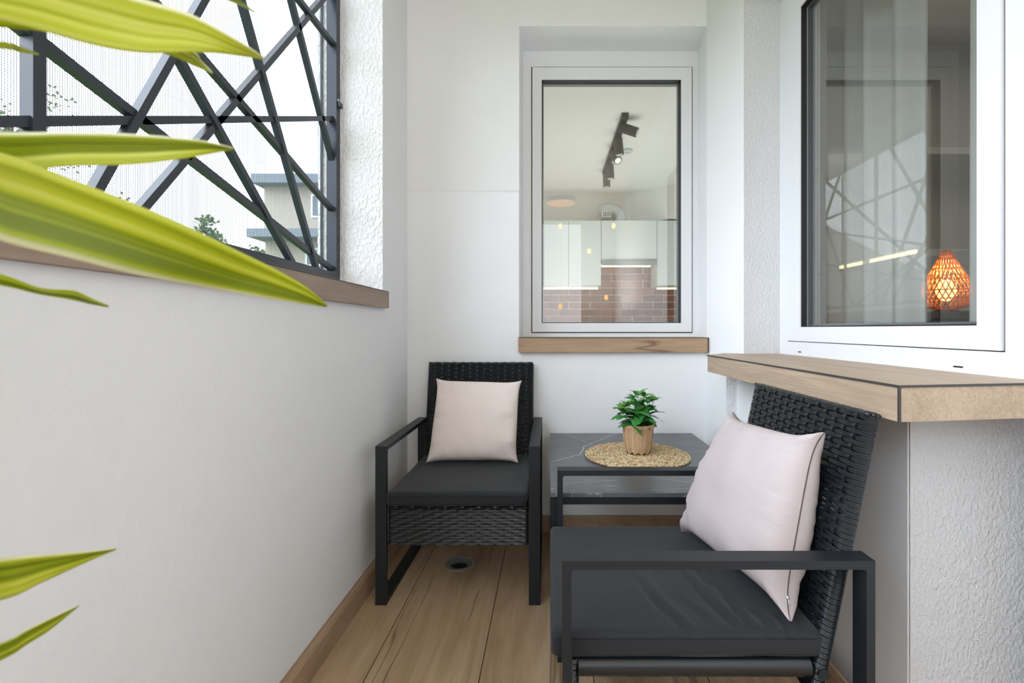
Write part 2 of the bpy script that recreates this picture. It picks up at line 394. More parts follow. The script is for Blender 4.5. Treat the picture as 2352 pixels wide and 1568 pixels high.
# back wall around the small window
wb = obj('wall_back', prism([(-.70, 2.34), (-.15, 2.34), (-.137, 2.60), (-.70, 2.60)], 0, 2.72), 'plaster', kind=S)
obj('soffit', prism([(2.34, H(1.494)), (2.60, H(1.468)), (2.60, 2.72), (2.34, 2.72)], -.15, .80, 'x'), 'plaster', wb)
obj('wall_below_window', B((-.15, .80, 2.34, 2.60, 0, H(-.10))), 'plaster', wb)
obj('rough_plaster_coat', prism([(2.3365, H(.684)), (2.3395, H(.676)), (2.3395, 2.72), (2.3365, 2.72)], -.70, -.149, 'x'), 'roughsoft', wb)
# right wall, pier and parapet
wr = obj('wall_right', prism([(.839, 2.052), (.775, 2.34), (.795, 2.62), (1.17, 2.62), (1.17, 2.052)], .835, 2.72), 'plaster', kind=S)
obj('parapet', B((.821, 1.17, 1.088, 2.085, 0, .828)), 'plaster', wr, bevel=.006)
obj('pier', B((.775, 1.17, 2.083, 2.62, 0, .838)), 'plaster', wr)
obj('rough_strip', B((.7765, .822, 2.0805, 2.086, 0, .838)), 'rough', wr)
obj('rough_jamb', B((.8405, 1.16, 2.048, 2.053, .8365, 2.72)), 'coarse', wr)
obj('lintel', B((.839, 1.17, -.2, 2.052, H(1.413), 2.72)), 'plaster', wr)
obj('rough_end_face', B((.8235, 1.60, 1.083, 1.091, 0, .828)), 'coarse', wr, bevel=.003)
obj('near_wall', B((1.02, 1.6, -2.4, .930, 0, 2.72)), 'plaster', wr)
# rear of the balcony (behind the camera): parapet and open above, like the side
obj('wall_rear', B((-.965, 1.6, -2.6, -2.4, 0, 1.1), (.5, 1.6, -2.6, -2.4, 1.1, 2.72)), 'plaster', kind=S)
obj('ceiling', B((-.965, 1.6, -2.6, 2.62, 2.69, 2.8)), 'ceil', kind=S)
# skirting
bl = obj('baseboard_left', B((-.6975, -.694, -2.4, 2.34, 0, .083)), 'baseb', kind=S)
for a, b in ((-2.4, -1.2), (-1.2, 0), (0, 1.2), (1.2, 2.335)):
    bm = prism([(-.694, 0), (-.674, 0), (-.674, .072), (-.679, .081), (-.694, .081)], a+.001, b-.001, 'y')
    obj('skirting_tile', bm, 'baseb', bl)
bb = obj('baseboard_back', B((-.674, .775, 2.334, 2.34, 0, .079)), 'grout', kind=S)
for a, b in ((-.674, -.56), (-.56, .64), (.64, .775)):
    obj('skirting_tile', prism([(2.3345, 0), (2.318, 0), (2.318, .074), (2.322, .080), (2.3345, .080)], a+.001, b-.001, 'x'), 'baseb', bb)
brt = obj('baseboard_right', B((.766, .775, 1.05, 2.318, 0, .08)), 'baseb', kind=S)

# sills
def sill(name, bm, mat, trims, parent_label=None):
    o = obj(name, bm, mat, kind=S, bevel=.0012, seg=1)
    for t in trims: obj('edge_trim', t, 'dark_edge', o)
    return o
sill('trim_1', B((-.965, -.675, -1.7, 1.992, H(.089), H(.158))), 'oakl', [B((-.677, -.6742, -1.7, 1.992, H(.1555), H(.1585))), B((-.70, -.6743, 1.991, 1.9928, H(.089), H(.158)))])
sill('trim_2', B((-.1515, .7745, 2.31, 2.53, H(-.112), H(-.040))), 'oakx',
     [B((-.1515, .7748, 2.3088, 2.312, H(-.0425), H(-.0395))), B((.7700, .7735, 2.3086, 2.312, H(-.112), H(-.041)))])
RS = 1.075
zt, zb = H(-.0975*RS), H(-.160*RS)
pl = [(.648, .8788), (.6445, 1.935), (.770, 2.09), (.830, 2.051), (1.0, 2.051), (1.0, .930)]
s3 = sill('trim_3', prism(pl, zb, zt), 'oaky', [])
for a, b, up in (((.6475, .8783, zt-.001), (.644, 1.935, zt-.001), 0), ((.6475, .8783, zt-.001), (1.0, .9292, zt-.001), 0), ((.6477, .8785, zb), (.6477, .8785, zt), 1)):
    bm = bmesh.new(); sq(bm, a, b, .0042, .0042, Vector((1, 0, 0)) if up else Vector((0, 0, 1))); obj('edge_trim', bm, 'dark_edge', s3)

# ------------------------------------------------ windows
def frame_ring(a0, a1, b0, b1, w_, d0, d1, plane):
    "four bars of a rectangular frame; a horizontal, b vertical; plane 'y' (facing -y) or 'x' (facing -x)"
    bars = [(a0, a0+w_, b0, b1), (a1-w_, a1, b0, b1), (a0+w_, a1-w_, b0, b0+w_), (a0+w_, a1-w_, b1-w_, b1)]
    bm = bmesh.new()
    for p, q, r, s_ in bars:
        if plane == 'y': abox(bm, p, q, d0, d1, r, s_)
        else: abox(bm, d0, d1, p, q, r, s_)
    return bm
def ringbars(oa, ob, ia, ib, d0, d1, plane):
    "outer rect oa=(a0,a1) ob=(b0,b1), inner rect ia, ib"
    bars = [(oa[0], ia[0], ob[0], ob[1]), (ia[1], oa[1], ob[0], ob[1]), (ia[0], ia[1], ob[0], ib[0]), (ia[0], ia[1], ib[1], ob[1])]
    bm = bmesh.new()
    for p, q, r, s_ in bars:
        if plane == 'y': abox(bm, p, q, d0, d1, r, s_)
        else: abox(bm, d0, d1, p, q, r, s_)
    bmesh.ops.remove_doubles(bm, verts=bm.verts[:], dist=1e-6); return bm
def window(name, oa, ob, ga, gb, la, lb, d, plane, gl):
    """oa,ob outer rect; ga,gb the black gap rect; la,lb glass rect; d face depth"""
    g = .0042
    fr = obj(name, ringbars(oa, ob, (ga[0]-g, ga[1]+g), (gb[0]-g, gb[1]+g), d, d+.07, plane), 'pvc', kind=S)
    obj('gasket', ringbars((ga[0]-.004, ga[1]+.004), (gb[0]-.004, gb[1]+.004), (ga[0]+.004, ga[1]-.004), (gb[0]+.004, gb[1]-.004), d+.004, d+.05, plane), 'gasket', fr)
    sash = obj('sash', ringbars((ga[0]+g*.4, ga[1]-g*.4), (gb[0]+g*.4, gb[1]-g*.4), (la[0]-.004, la[1]+.004), (lb[0]-.004, lb[1]+.004), d-.006, d+.06, plane), 'pvc', fr)
    e = .010
    obj('glazing_bead', ringbars((la[0]-.004, la[1]+.004), (lb[0]-.004, lb[1]+.004), (la[0], la[1]), (lb[0], lb[1]), d-.001, d+.02, plane), 'gasket', sash)
    obj('spacer_bar', ringbars((la[0], la[1]), (lb[0], lb[1]), (la[0]+e*.6, la[1]-e*.6), (lb[0]+e*.6, lb[1]-e*.6), d+.024, d+.05, plane), 'spacer', sash)
    pb = bmesh.new(); p0, p1, r0, r1 = la[0], la[1], lb[0], lb[1]
    for dd in (d+.022, d+.052)[:1]:
        if plane == 'y': q = [(p0, dd, r0), (p1, dd, r0), (p1, dd, r1), (p0, dd, r1)]
        else: q = [(dd, p0, r0), (dd, p1, r0), (dd, p1, r1), (dd, p0, r1)]
        pb.faces.new([pb.verts.new(v) for v in q])
    obj('pane', pb, gl, sash)
    return fr
w1 = window('window_1', (-.142, .793), (H(-.040), H(1.476)), (-.0925, .756), (H(-.016), H(1.3895)), (-.037, .6936), (H(.037), H(1.318)), 2.52, 'y', 'glass')
w2 = window('window_2', (.935, 2.051), (H(-.1048), H(1.413)), (.967*RS, 1.84*RS), (H(-.0455*RS), H(1.265*RS)), (1.025*RS, 1.739*RS), (H(.0118*RS), H(1.178*RS)), .925*RS, 'x', 'glass')
for (px, py, ww) in ((1838, 808, .022), (2203, 842, .026)):
    d = .994*1090/(px-1262); z = EYE-(py-756)/1090*d
    obj('drain_slot', B((.9905, .9965, d-ww/2, d+ww/2, z-.0018, z+.0018)), 'gasket', w2, bevel=.001, seg=1)
bm = bmesh.new()   # mitred ledge at the foot of the frame
prism([(.9945, H(-.0500)), (.992, H(-.053)), (.992, H(-.1046)), (1.0, H(-.1046))], .935, 2.04, 'y', bm)
obj('lower_ledge', bm, 'pvc', w2)

# ================================================================== LEFT GRILLE (security grille with crossing bars)
GX = -.899
gr = thing('window_grille', (GX, .3, H(.208)), 'dark grey metal window grille of randomly crossing bars above the left parapet', 'grille')
obj('upright', B((-.920, -.879, 1.958, 1.992, H(.208), H(1.595))), 'grille', gr, bevel=.002)
obj('upright', B((-.920, -.879, -1.69, -1.65, H(.208), H(1.595))), 'grille', gr, bevel=.002)
obj('bottom_rail', B((-.920, -.879, -1.65, 1.958, H(.208), H(.2335))), 'grille', gr, bevel=.002)
obj('top_rail', B((-.920, -.879, -1.65, 1.958, H(1.565), H(1.595))), 'grille', gr, bevel=.002)
def gp(px, py, X=GX):
    d = X*1090/(px-1262); return Vector((X, d, EYE-(py-756)/1090*d))
def clipbar(a, b, ends=None):
    "extend a->b in the grille plane until it reaches the frame"
    d = b-a; ts = []
    for s_ in (1, -1):
        t = 1e9
        dy, dz = d.y*s_, d.z*s_
        if abs(dy) > 1e-6: t = min(t, ((1.965 if dy > 0 else -1.65)-a.y)/dy)
        if abs(dz) > 1e-6: t = min(t, ((H(1.57) if dz > 0 else H(.226))-a.z)/dz)
        ts.append(a+d*s_*t)
    return ts
lines = [((92, 98), (764, 620)), ((459, 9), (225, 422)), ((730, 9), (340, 459)), ((404, 124), (668, 599)), ((450, 119), (764, 484)),
         ((553, 0), (725, 613)), ((668, 0), (760, 360)), ((686, 0), (764, 101)), ((0, 279), (760, 272))]
for k, (a, b) in enumerate(lines):
    X = GX+(.0025 if k % 2 else -.0025)
    p, q = clipbar(gp(*a, X), gp(*b, X))
    bm = bmesh.new(); sq(bm, p, q, .018, .020, Vector((1, 0, 0))); obj('bar', bm, 'grille', gr, bevel=.0015, seg=1)
ya = gp(76, 100).y
obj('post', B((GX-.011, GX+.012, ya-.011, ya+.011, H(.226), H(1.57))), 'grille', gr, bevel=.0015, seg=1)
for (y0, z0, y1, z1) in ((.5, .23, -.2, 1.57), (-.6, .23, .3, 1.57), (-1.6, .5, -.3, 1.57), (-1.2, .23, -.5, 1.57), (-1.6, 1.2, .1, .23)):
    bm = bmesh.new(); sq(bm, (GX, y0, H(z0)), (GX, y1, H(z1)), .018, .020, Vector((1, 0, 0))); obj('bar', bm, 'grille', gr, bevel=.0015, seg=1)
bm = bmesh.new(); zz = gp(761, 225).z
lathe(bm, [(.0005, .0045), (.004, .0035), (.0065, .001), (.007, 0)], (0, 0, 0), 14)
for v in bm.verts: v.co = Vector((-.879+v.co.z, 1.975+v.co.x, zz+v.co.y))
obj('rivet', bm, 'steel', gr, smooth=True)
obj('wall_bracket', B((-.884, -.868, 1.966, 1.995, zz-.028, zz-.010)), 'grille', gr, bevel=.001)
# fine insect screen outside the grille
bm = bmesh.new(); sp_ = .0047; y = -.3
XS = -.956
def wire(a, b, r=.0003):
    sweep(bm, [Vector(a), Vector(b)], [(-r, -r), (r, -r), (r, r), (-r, r)], up=Vector((1, 0, 0)), cap=False)
y = .25
while y < 1.985: wire((XS, y, H(.165)), (XS, y, H(1.59))); y += sp_
z = H(.17)
while z < H(1.59): wire((XS+.0008, .25, z), (XS+.0008, 1.988, z)); z += sp_
sc = thing('insect_screen', (XS, .9, H(.16)), 'fine dark insect mesh stretched outside the window grille', 'screen')
obj('mesh_wires', bm, 'grille', sc, kind='stuff')
obj('screen_frame', ringbars((.235, 1.99), (H(.158), H(1.598)), (.25, 1.986), (H(.165), H(1.59)), XS-.004, XS+.004, 'x'), 'grille', sc)

# ================================================================== KITCHEN behind the back window
KZ = 2.565; KB = 5.5
obj('floor', B((-.9, 3.8, 2.62, 5.7, -.05, 0), (1.6, 3.8, -1, 2.62, -.05, 0)), 'floor', kind=S)
kw = obj('wall_kitchen', B((-.9, 3.8, KB, 5.6, 0, 2.7), (-.96, -.9, 2.62, 5.6, 0, 2.7)), 'kwall', kind=S)
obj('wall_kitchen', B((-.9, -.70, 2.60, 2.64, 0, 2.7), (-.142, .80, 2.601, 2.64, 2.475, 2.7)), 'kwall', kind=S)
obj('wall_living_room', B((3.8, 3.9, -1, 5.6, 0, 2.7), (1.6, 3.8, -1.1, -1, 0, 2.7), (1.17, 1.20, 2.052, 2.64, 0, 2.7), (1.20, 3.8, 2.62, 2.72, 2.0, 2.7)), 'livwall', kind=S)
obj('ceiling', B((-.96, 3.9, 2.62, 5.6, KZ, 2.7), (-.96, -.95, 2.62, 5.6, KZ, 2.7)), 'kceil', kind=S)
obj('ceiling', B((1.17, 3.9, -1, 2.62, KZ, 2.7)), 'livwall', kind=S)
bh = obj('wall_bulkhead', prism([(.94, 5.5), (1.9, 4.55), (3.0, 4.55), (3.0, 5.5)], H(1.20), KZ), 'kwall', kind=S)
# brick splashback: each brick a part
bk = obj('wall_splashback', B((-.88, 2.0, KB-.012, KB, .9, H(.86))), 'mortar', kind=S)
bwd, bht = .235, .079
bmesh_b = B((-bwd/2, bwd/2, -.008, .008, -bht/2+.004, bht/2-.004)); bmesh.ops.bevel(bmesh_b, geom=bmesh_b.edges[:], offset=.003, segments=1, affect='EDGES')
bme = bpy.data.meshes.new('brick'); bmesh_b.to_mesh(bme); bmesh_b.free(); bme.materials.append(M['brick'])
for r in range(-1, 10):
    for c in range(-3, 8):
        o = bpy.data.objects.new('brick', bme); COL.objects.link(o); o.parent = bk
        o.location = (c*(bwd+.009)+(.122 if r % 2 else 0)-.02+random.uniform(-.004, .004), KB-.014+random.uniform(-.002, .002), H(.03)+r*(bht+.002))
# wall cabinets
CF = 5.15
def cabinet(x0, x1, z0, z1, label, doors=1):
    t = thing('wall_cabinet', ((x0+x1)/2, CF, z0), label, 'cabinet', 'white wall cabinets in the kitchen')
    obj('body', B((x0+.001, x1-.001, CF+.020, KB-.001, z0, z1)), 'cab', t)
    w_ = (x1-x0)/doors
    for i in range(doors):
        d_ = obj('door', B((x0+i*w_+.003, x0+(i+1)*w_-.003, CF, CF+.018, z0+.012, z1-.002)), 'cab', t, bevel=.001, seg=1)
        obj('grip_rail', B((x0+i*w_+.004, x0+(i+1)*w_-.004, CF+.004, CF+.019, z0+.0, z0+.012)), 'steel', d_)
    return t
kx = lambda px: (px-1262)/1090*CF
kz = lambda py: H((756-py)/1090*CF)
for (a, b, zb_, lab) in ((1170, 1249, 656, 'white wall cabinet partly cut off by the left edge of the kitchen window'), (1249, 1306, 656, 'narrow white wall cabinet at the left edge of the kitchen window'),
                         (1306, 1381, 656, 'tall white wall cabinet left of the cooker hood'), (1381, 1509, 597, 'short wide white wall cabinet above the cooker hood'),
                         (1509, 1575, 658, 'white wall cabinet right of the cooker hood')):
    cabinet(kx(a), kx(b), kz(zb_), kz(506), lab)
sc_ = thing('wall_cabinet', (2.45, 3.5, H(.50)), 'wall cabinet run with a warm led strip, dimly visible through the large right window', 'cabinet')
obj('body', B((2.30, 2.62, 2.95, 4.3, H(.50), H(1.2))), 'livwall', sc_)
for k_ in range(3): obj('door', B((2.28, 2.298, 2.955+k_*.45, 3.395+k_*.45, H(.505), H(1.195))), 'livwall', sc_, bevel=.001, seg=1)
obj('led_strip', B((2.29, 2.31, 2.98, 3.75, H(.478), H(.499))), 'led', sc_)
hd = thing('cooker_hood', (kx(1445), CF, kz(609)), 'slim steel cooker hood with warm lights under the short wall cabinet', 'cooker hood')
obj('housing', B((kx(1381)+.004, kx(1509)-.004, CF-.01, KB-.12, kz(606), kz(598))), 'steel', hd, bevel=.002)
obj('front_strip', B((kx(1381)+.004, kx(1509)-.004, CF-.022, CF-.01, kz(610), kz(599))), 'soot', hd, bevel=.001)
obj('light_strip', B((kx(1384), kx(1499), CF+.10, CF+.125, kz(608.5)-.004, kz(606.5))), 'led', hd)
for a, b in ((1180, 1374), (1511, 1572)):
    t = thing('under_cabinet_light', (kx((a+b)/2), CF+.1, kz(658)), 'warm led strip under the white cabinets '+('left' if a < 1300 else 'right')+' of the cooker hood', 'light')
    obj('diffuser', B((kx(a), kx(b), CF+.03, CF+.052, kz(661)-.010, kz(658)-.010)), 'led', t)
    obj('profile', B((kx(a), kx(b), CF+.028, CF+.054, kz(658)-.010, kz(656)-.001)), 'steel', t)
# flexible duct and vent grille
bm = bmesh.new(); dy = KB-.18
path = []; cxd = kx(1400); czd = kz(506); R = .14
for i in range(45):
    a = PI*.64*(1-i/44)
    path.append(Vector((cxd+R*math.cos(a), dy+.10*(1-i/44)**2, czd+.035+R*math.sin(a))))
path.append(Vector((cxd+R, dy, czd-.01)))
sweep(bm, path, circ(.072, 18), up=Vector((0, 1, 0)), scales=[1+.05*(i % 2) for i in range(len(path))])
dt = thing('ventilation_duct', (cxd, dy, czd), 'curved silver flexible duct above the short wall cabinet', 'duct'); obj('hose', bm, 'duct', dt, smooth='all')
lathe_b = bmesh.new(); tube(lathe_b, (cxd+R, dy, czd+.0), (cxd+R, dy, czd+.025), .078, 20); obj('collar', lathe_b, 'steel', dt)
vg = thing('vent_grille', (kx(1394), KB, H(1.28)), 'small white vent grille with dark slots beside the silver duct', 'vent')
vx = (1394-1262)/1090*(dy-.1); vz = H((756-491)/1090*(dy-.1)); vy = dy-.1
obj('cover', B((vx-.052, vx+.052, vy, vy+.008, vz-.036, vz+.036)), 'cab', vg, bevel=.002)
for i in range(5): obj('slot', B((vx-.038+i*.018, vx-.030+i*.018, vy-.0015, vy+.002, vz-.026, vz+.026)), 'black', vg)
obj('sleeve', B((vx-.045, vx+.045, vy+.008, KB-.001, vz-.030, vz+.030)), 'cab', vg)
# track spot lights
tr_ = thing('track_light', (.55, 4.1, KZ), 'black ceiling track with five adjustable spotlights seen through the kitchen window', 'spotlight')
obj('track', B((.525, .575, 3.44, 4.72, KZ-.03, KZ)), 'frame', tr_, bevel=.003)
for (y, x, dx, dy_, dz) in ((3.56, .552, .9, -.25, -.42), (3.80, .55, .10, 0, -1), (4.08, .55, .25, -.62, -.75), (4.40, .56, .05, 0, -1), (4.66, .56, .02, 0, -1)):
    d = Vector((dx, dy_, dz)).normalized(); c = Vector((x, y, KZ-.03))
    st_ = bmesh.new(); tube(st_, c, c+Vector((0, 0, -.028)), .008, 10)
    hbm = bmesh.new(); hc = c+Vector((0, 0, -.030)); tube(hbm, hc-d*.018, hc+d*.115, .036, 24)
    h_ = obj('spot_head', hbm, 'frame', tr_, smooth=True); obj('swivel', st_, 'frame', tr_, smooth=True)
    lb = bmesh.new(); tube(lb, hc+d*.1145, hc+d*.1165, .028, 20); obj('reflector', lb, 'spotface', h_)
sd = thing('smoke_detector', (.685, 4.15, KZ), 'small round white smoke detector on the kitchen ceiling beside the track', 'detector')
bm = bmesh.new(); lathe(bm, [(.043, 0), (.043, -.018), (.036, -.026), (.0, -.026)], (.685, 4.15, KZ), 24); obj('housing', bm, 'cab', sd, smooth=True)
bm = bmesh.new(); lathe(bm, [(.020, -.026), (.020, -.036), (.0, -.038)], (.685, 4.15, KZ), 20); obj('sensor_cap', bm, 'cab', sd, smooth=True)

# ================================================================== LIVING ROOM behind the right window
def curtain(name, x, y0, y1, z0, z1, amp, waves, mat, label):
    bm = bmesh.new(); n = int((y1-y0)*160); rows = []
    for z in (z0, (z0+z1)/2, z1):
        rows.append([bm.verts.new((x+amp*math.sin(2*PI*waves*i/n+.7*math.sin(i*.13))*(1.15 if z == z0 else 1), y0+(y1-y0)*i/n+(.0 if z == z1 else .006*math.sin(i*.3)), z)) for i in range(n+1)])
    for a, b in zip(rows, rows[1:]):
        for i in range(n): bm.faces.new((a[i], a[i+1], b[i+1], b[i]))
    o = obj(name, bm, mat, smooth='all', label=label, cat='curtain')
    sm = o.modifiers.new('s', 'SOLIDIFY'); sm.thickness = .001; return o
curtain('sheer_curtain', 1.28, 1.62, 2.35, .05, 2.5, .03, 5, 'curtain', 'wide pale sheer curtain in folds behind the large right window')
curtain('sheer_curtain', 1.28, 1.24, 1.43, .05, 2.5, .02, 2, 'curtain', 'narrow strip of sheer curtain right of the rattan lamp')
curtain('drape', 1.27, 2.38, 2.60, .05, 2.5, .02, 4, 'drape', 'beige drape gathered at the far side of the large right window')
lx, ly = 1.84, 2.2
sbd = thing('sideboard', (2.0, 2.25, 0), 'dark sideboard inside the living room under the glowing rattan lamp', 'sideboard')
obj('top', B((1.6, 2.5, 1.95, 2.55, 1.04, 1.07)), 'darkwood', sbd, bevel=.003); obj('body', B((1.62, 2.48, 1.97, 2.53, .08, 1.04)), 'darkwood', sbd)
for x in (1.66, 2.42):
    for y in (2.0, 2.48): obj('leg', B((x, x+.03, y, y+.03, 0, .08)), 'darkwood', sbd)
lp = thing('rattan_lamp', (lx, ly, 1.07), 'glowing onion-shaped rattan lamp seen through the large right window', 'lamp')
bm = bmesh.new()
prof = [(.030, 0), (.075, .015), (.09, .05), (.092, .09), (.080, .14), (.055, .19), (.032, .235), (.016, .275)]
def pr(t):
    t = t*(len(prof)-1); i = min(int(t), len(prof)-2); f_ = t-i
    return prof[i][0]*(1-f_)+prof[i+1][0]*f_, prof[i][1]*(1-f_)+prof[i+1][1]*f_
for k in range(26):
    for s_ in (1, -1):
        path = []
        for i in range(22):
            r, z = pr(i/21); a = 2*PI*k/26+s_*i/21*1.5; path.append(Vector((lx+r*math.cos(a), ly+r*math.sin(a), 1.085+z)))
        sweep(bm, path, circ(.0024, 4))
for i in range(0, 8):
    r, z = prof[i]; sweep(bm, [Vector((lx+(r+.001)*math.cos(2*PI*j/30), ly+(r+.001)*math.sin(2*PI*j/30), 1.085+z)) for j in range(30)], circ(.0022, 4), closed=True)
obj('woven_shade', bm, 'rattan', lp, kind=None)
bm = bmesh.new(); lamp('rattan_lamp_light', 'POINT', (lx, ly, 1.25), 5, (1, .5, .18), shadow_soft_size=.02)
bmesh.ops.create_uvsphere(bm, u_segments=20, v_segments=12, radius=.040, matrix=Matrix.Translation((lx, ly, 1.175))@Matrix.Diagonal((1, 1, 1.25, 1))); obj('bulb', bm, 'lampglow', lp, smooth=True)
bm = bmesh.new(); lathe(bm, [(0.0, 0), (.05, 0), (.05, .012), (.012, .016), (.012, .05), (0, .05)], (lx, ly, 1.07), 20); obj('base', bm, 'darkwood', lp)

# ================================================================== BALCONY CEILING LAMP (behind the camera, mirrored in the kitchen window)
cl = thing('ceiling_lamp', (.15, -1.1, 2.69), 'round warm ceiling lamp mirrored in the upper left of the kitchen window', 'lamp')
bm = bmesh.new(); lathe(bm, [(.19, 0), (.19, -.05), (.182, -.058)], (.15, -1.1, 2.69), 40); obj('rim', bm, 'pvc', cl, smooth=True)
bm = bmesh.new(); lathe(bm, [(.182, -.055), (.15, -.064), (.0005, -.066)], (.15, -1.1, 2.69), 40); obj('diffuser', bm, 'lampdisc', cl, smooth=True)
sl = thing('string_lights', (.5, -1.0, 2.69), 'warm bulbs on hanging cords mirrored as orange spots in the kitchen window', 'string lights')
for (px, zs) in ((1287, (520, 703)), (1409, (519,)), (1353, (577,)), (1392, (683,))):
    D = 6.1; x = (px-1262)/1090*D; zl = min(H((756-q)/1090*D) for q in zs)
    bm = bmesh.new(); tube(bm, (x, -1.0, zl+.05), (x, -1.0, 2.69), .0012, 5); obj('cord', bm, 'pvc', sl)
    for q in zs:
        z = H((756-q)/1090*D)
        bm = bmesh.new(); bmesh.ops.create_uvsphere(bm, u_segments=14, v_segments=10, radius=.026, matrix=Matrix.Translation((x, -1.0, z))@Matrix.Diagonal((1, 1, 1.35, 1))); obj('bulb', bm, 'bulb', sl, smooth=True)

# ================================================================== OUTSIDE
obj('ground', B((-120, -1.2, -60, 120, -3.2, -3.0)), 'grass', kind=S)
D = 22; hx = lambda px, d=D: (px-1262)/1090*d; hz = lambda py, d=D: H((756-py)/1090*d)
bd = thing('house', (-11, D, -3), 'beige house with two flat grey roof slabs beyond the left window', 'building')
obj('upper_wall', B((hx(607), -6, D, D+8, hz(535), hz(425))), 'stucco', bd)
obj('lower_wall', B((hx(609, 21), -6, 21, D+8, -3, hz(538, 21))), 'stucco', bd)
obj('roof_slab', B((hx(576, 21.4), -5, 21.4, D+9, hz(428), hz(408))), 'slab', bd); obj('roof_slab', B((hx(566, 20), -5, 20, D, hz(543, 20), hz(524, 20))), 'slab', bd)
for (a, b, c, d_, yy) in ((702, 745, 570, 612, 21), (715, 745, 446, 500, 22)):
    f_ = obj('window', ringbars((hx(a, yy), hx(b, yy)), (hz(d_, yy), hz(c, yy)), (hx(a, yy)+.08, hx(b, yy)-.08), (hz(d_, yy)+.08, hz(c, yy)-.08), yy-.05, yy+.05, 'y'), 'pvc', bd)
    obj('pane', B((hx(a, yy)+.08, hx(b, yy)-.08, yy-.02, yy-.01, hz(d_, yy)+.08, hz(c, yy)-.08)), 'slab', f_)
def tree(px, py, d, rad, label, seed, n=1600, sparse=1.0):
    rnd = random.Random(seed); top = P(px, py, d); x, y = top.x, top.y; zc = top.z-rad
    t = thing('tree', (x, y, -3), label, 'tree', 'trees beyond the left window')
    bm = bmesh.new(); tube(bm, (x, y, -3), (x, y, zc), .16, 8, .07)
    for k in range(9):
        a = rnd.uniform(0, 2*PI); e = rnd.uniform(.2, 1.2); l_ = rad*rnd.uniform(.6, .95)
        p0 = Vector((x, y, zc-rad*.5+rnd.uniform(0, rad*.6))); p1 = p0+Vector((math.cos(a)*math.cos(e), math.sin(a)*math.cos(e), math.sin(e)))*l_
        tube(bm, p0, p1, .05, 5, .015)
    obj('trunk', bm, 'bark', t)
    bm = bmesh.new(); cl_ = [Vector((rnd.gauss(0, .5), rnd.gauss(0, .5), rnd.gauss(0, .5)))*rad for _ in range(16)]
    for i in range(n):
        c = Vector((x, y, zc))+rnd.choice(cl_)+Vector((rnd.gauss(0, .17), rnd.gauss(0, .17), rnd.gauss(0, .14)))*rad*sparse
        if c.z > top.z: continue
        s_ = .055*d/12; u = Vector((rnd.uniform(-1, 1), rnd.uniform(-1, 1), rnd.uniform(-1, 1))).normalized(); v = u.orthogonal().normalized()
        bm.faces.new([bm.verts.new(c+u*s_), bm.verts.new(c+v*s_*.6), bm.verts.new(c-u*s_), bm.verts.new(c-v*s_*.6)])
    obj('foliage', bm, 'tree', t, kind='stuff')
tree(22, 190, 12, 1.1, 'thin branched tree top at the far left edge of the window', 1, 700)
tree(262, 432, 24, 1.6, 'round tree top rising between the two large striped leaves', 2, 1000)
tree(480, 506, 26, 1.0, 'small pale tree top left of the beige house', 3, 450)
tree(575, 566, 24, 1.0, 'low shrub-like tree top touching the beige house', 4, 600)

# ================================================================== RATTAN ARMCHAIR
CW, CDp, AH = .5935, .57, .573
LEAN = .205
def weave(W, T, n_rows, pitch, rowh, basef, amp=.0013):
    """horizontal ribbed strands looping round a panel W wide, T thick; basef(x,n,z)->world. returns bmesh of strands, bmesh of stakes"""
    bm = bmesh.new(); nst = max(3, round(W/pitch)); pitch = W/nst; hw = W/2-T/2
    sec = []
    sqw = lambda a: math.tanh(2.0*math.cos(a))/math.tanh(2.0)
    for i in range(7): sec.append((-.5+i/6, .0012 if i % 2 else .0002))
    for r in range(n_rows):
        zc = (r+.5)*rowh; ph = PI*(r % 2); ptsl = []
        jz = random.uniform(-.0006, .0006)
        nf = nst*6
        for i in range(nf+1):
            x = -hw+2*hw*i/nf; ptsl.append((x, -T/2-amp*sqw(PI*(x+W/2)/pitch+ph), 0, -1, 1))
        for i in range(1, 6): a = -PI/2+PI*i/6; ptsl.append((hw+T/2*math.cos(a), T/2*math.sin(a), math.cos(a), math.sin(a), 0))
        nb = nst*2
        for i in range(nb+1):
            x = hw-2*hw*i/nb; ptsl.append((x, T/2+amp*sqw(PI*(x+W/2)/pitch+ph), 0, 1, 1))
        for i in range(1, 6): a = PI/2+PI*i/6; ptsl.append((-hw+T/2*math.cos(a), T/2*math.sin(a), math.cos(a), math.sin(a), 0))
        rings = []
        for (x, n_, nx, ny, fl) in ptsl:
            k = .86
            rg = [bm.verts.new(basef(x+nx*h_, n_+ny*h_, zc+jz+z*rowh*k)) for z, h_ in sec]
            rg += [bm.verts.new(basef(x-nx*.0012, n_-ny*.0012, zc+jz+z*rowh*k)) for z in (.45, -.45)]
            rings.append(rg)
        m_ = len(rings[0])
        for i in range(len(rings)):
            a, b = rings[i], rings[(i+1) % len(rings)]
            for j in range(m_): bm.faces.new((a[j], b[j], b[(j+1) % m_], a[(j+1) % m_]))
    sb = bmesh.new()
    for k in range(nst+1):
        x = -W/2+k*pitch
        if abs(x) > hw-.002: continue
        for sgn in (-1, 1):
            rg0 = None
            for q in range(n_rows*2+1):
                z = q*rowh/2; rr = (z/rowh-.5)
                off = (amp+.0004)*math.cos(PI*k+PI*rr)
                n_ = sgn*(T/2)-sgn*(0)+(off if sgn < 0 else -off)
                w_ = .0048
                rg = [sb.verts.new(basef(x+dx_, n_+dn, z)) for dx_, dn in ((-w_, -.0007), (w_, -.0007), (w_, .0007), (-w_, .0007))]
                if rg0:
                    for j in range(4): sb.faces.new((rg0[j], rg0[(j+1) % 4], rg[(j+1) % 4], rg[j]))
                rg0 = rg
    return bm, sb
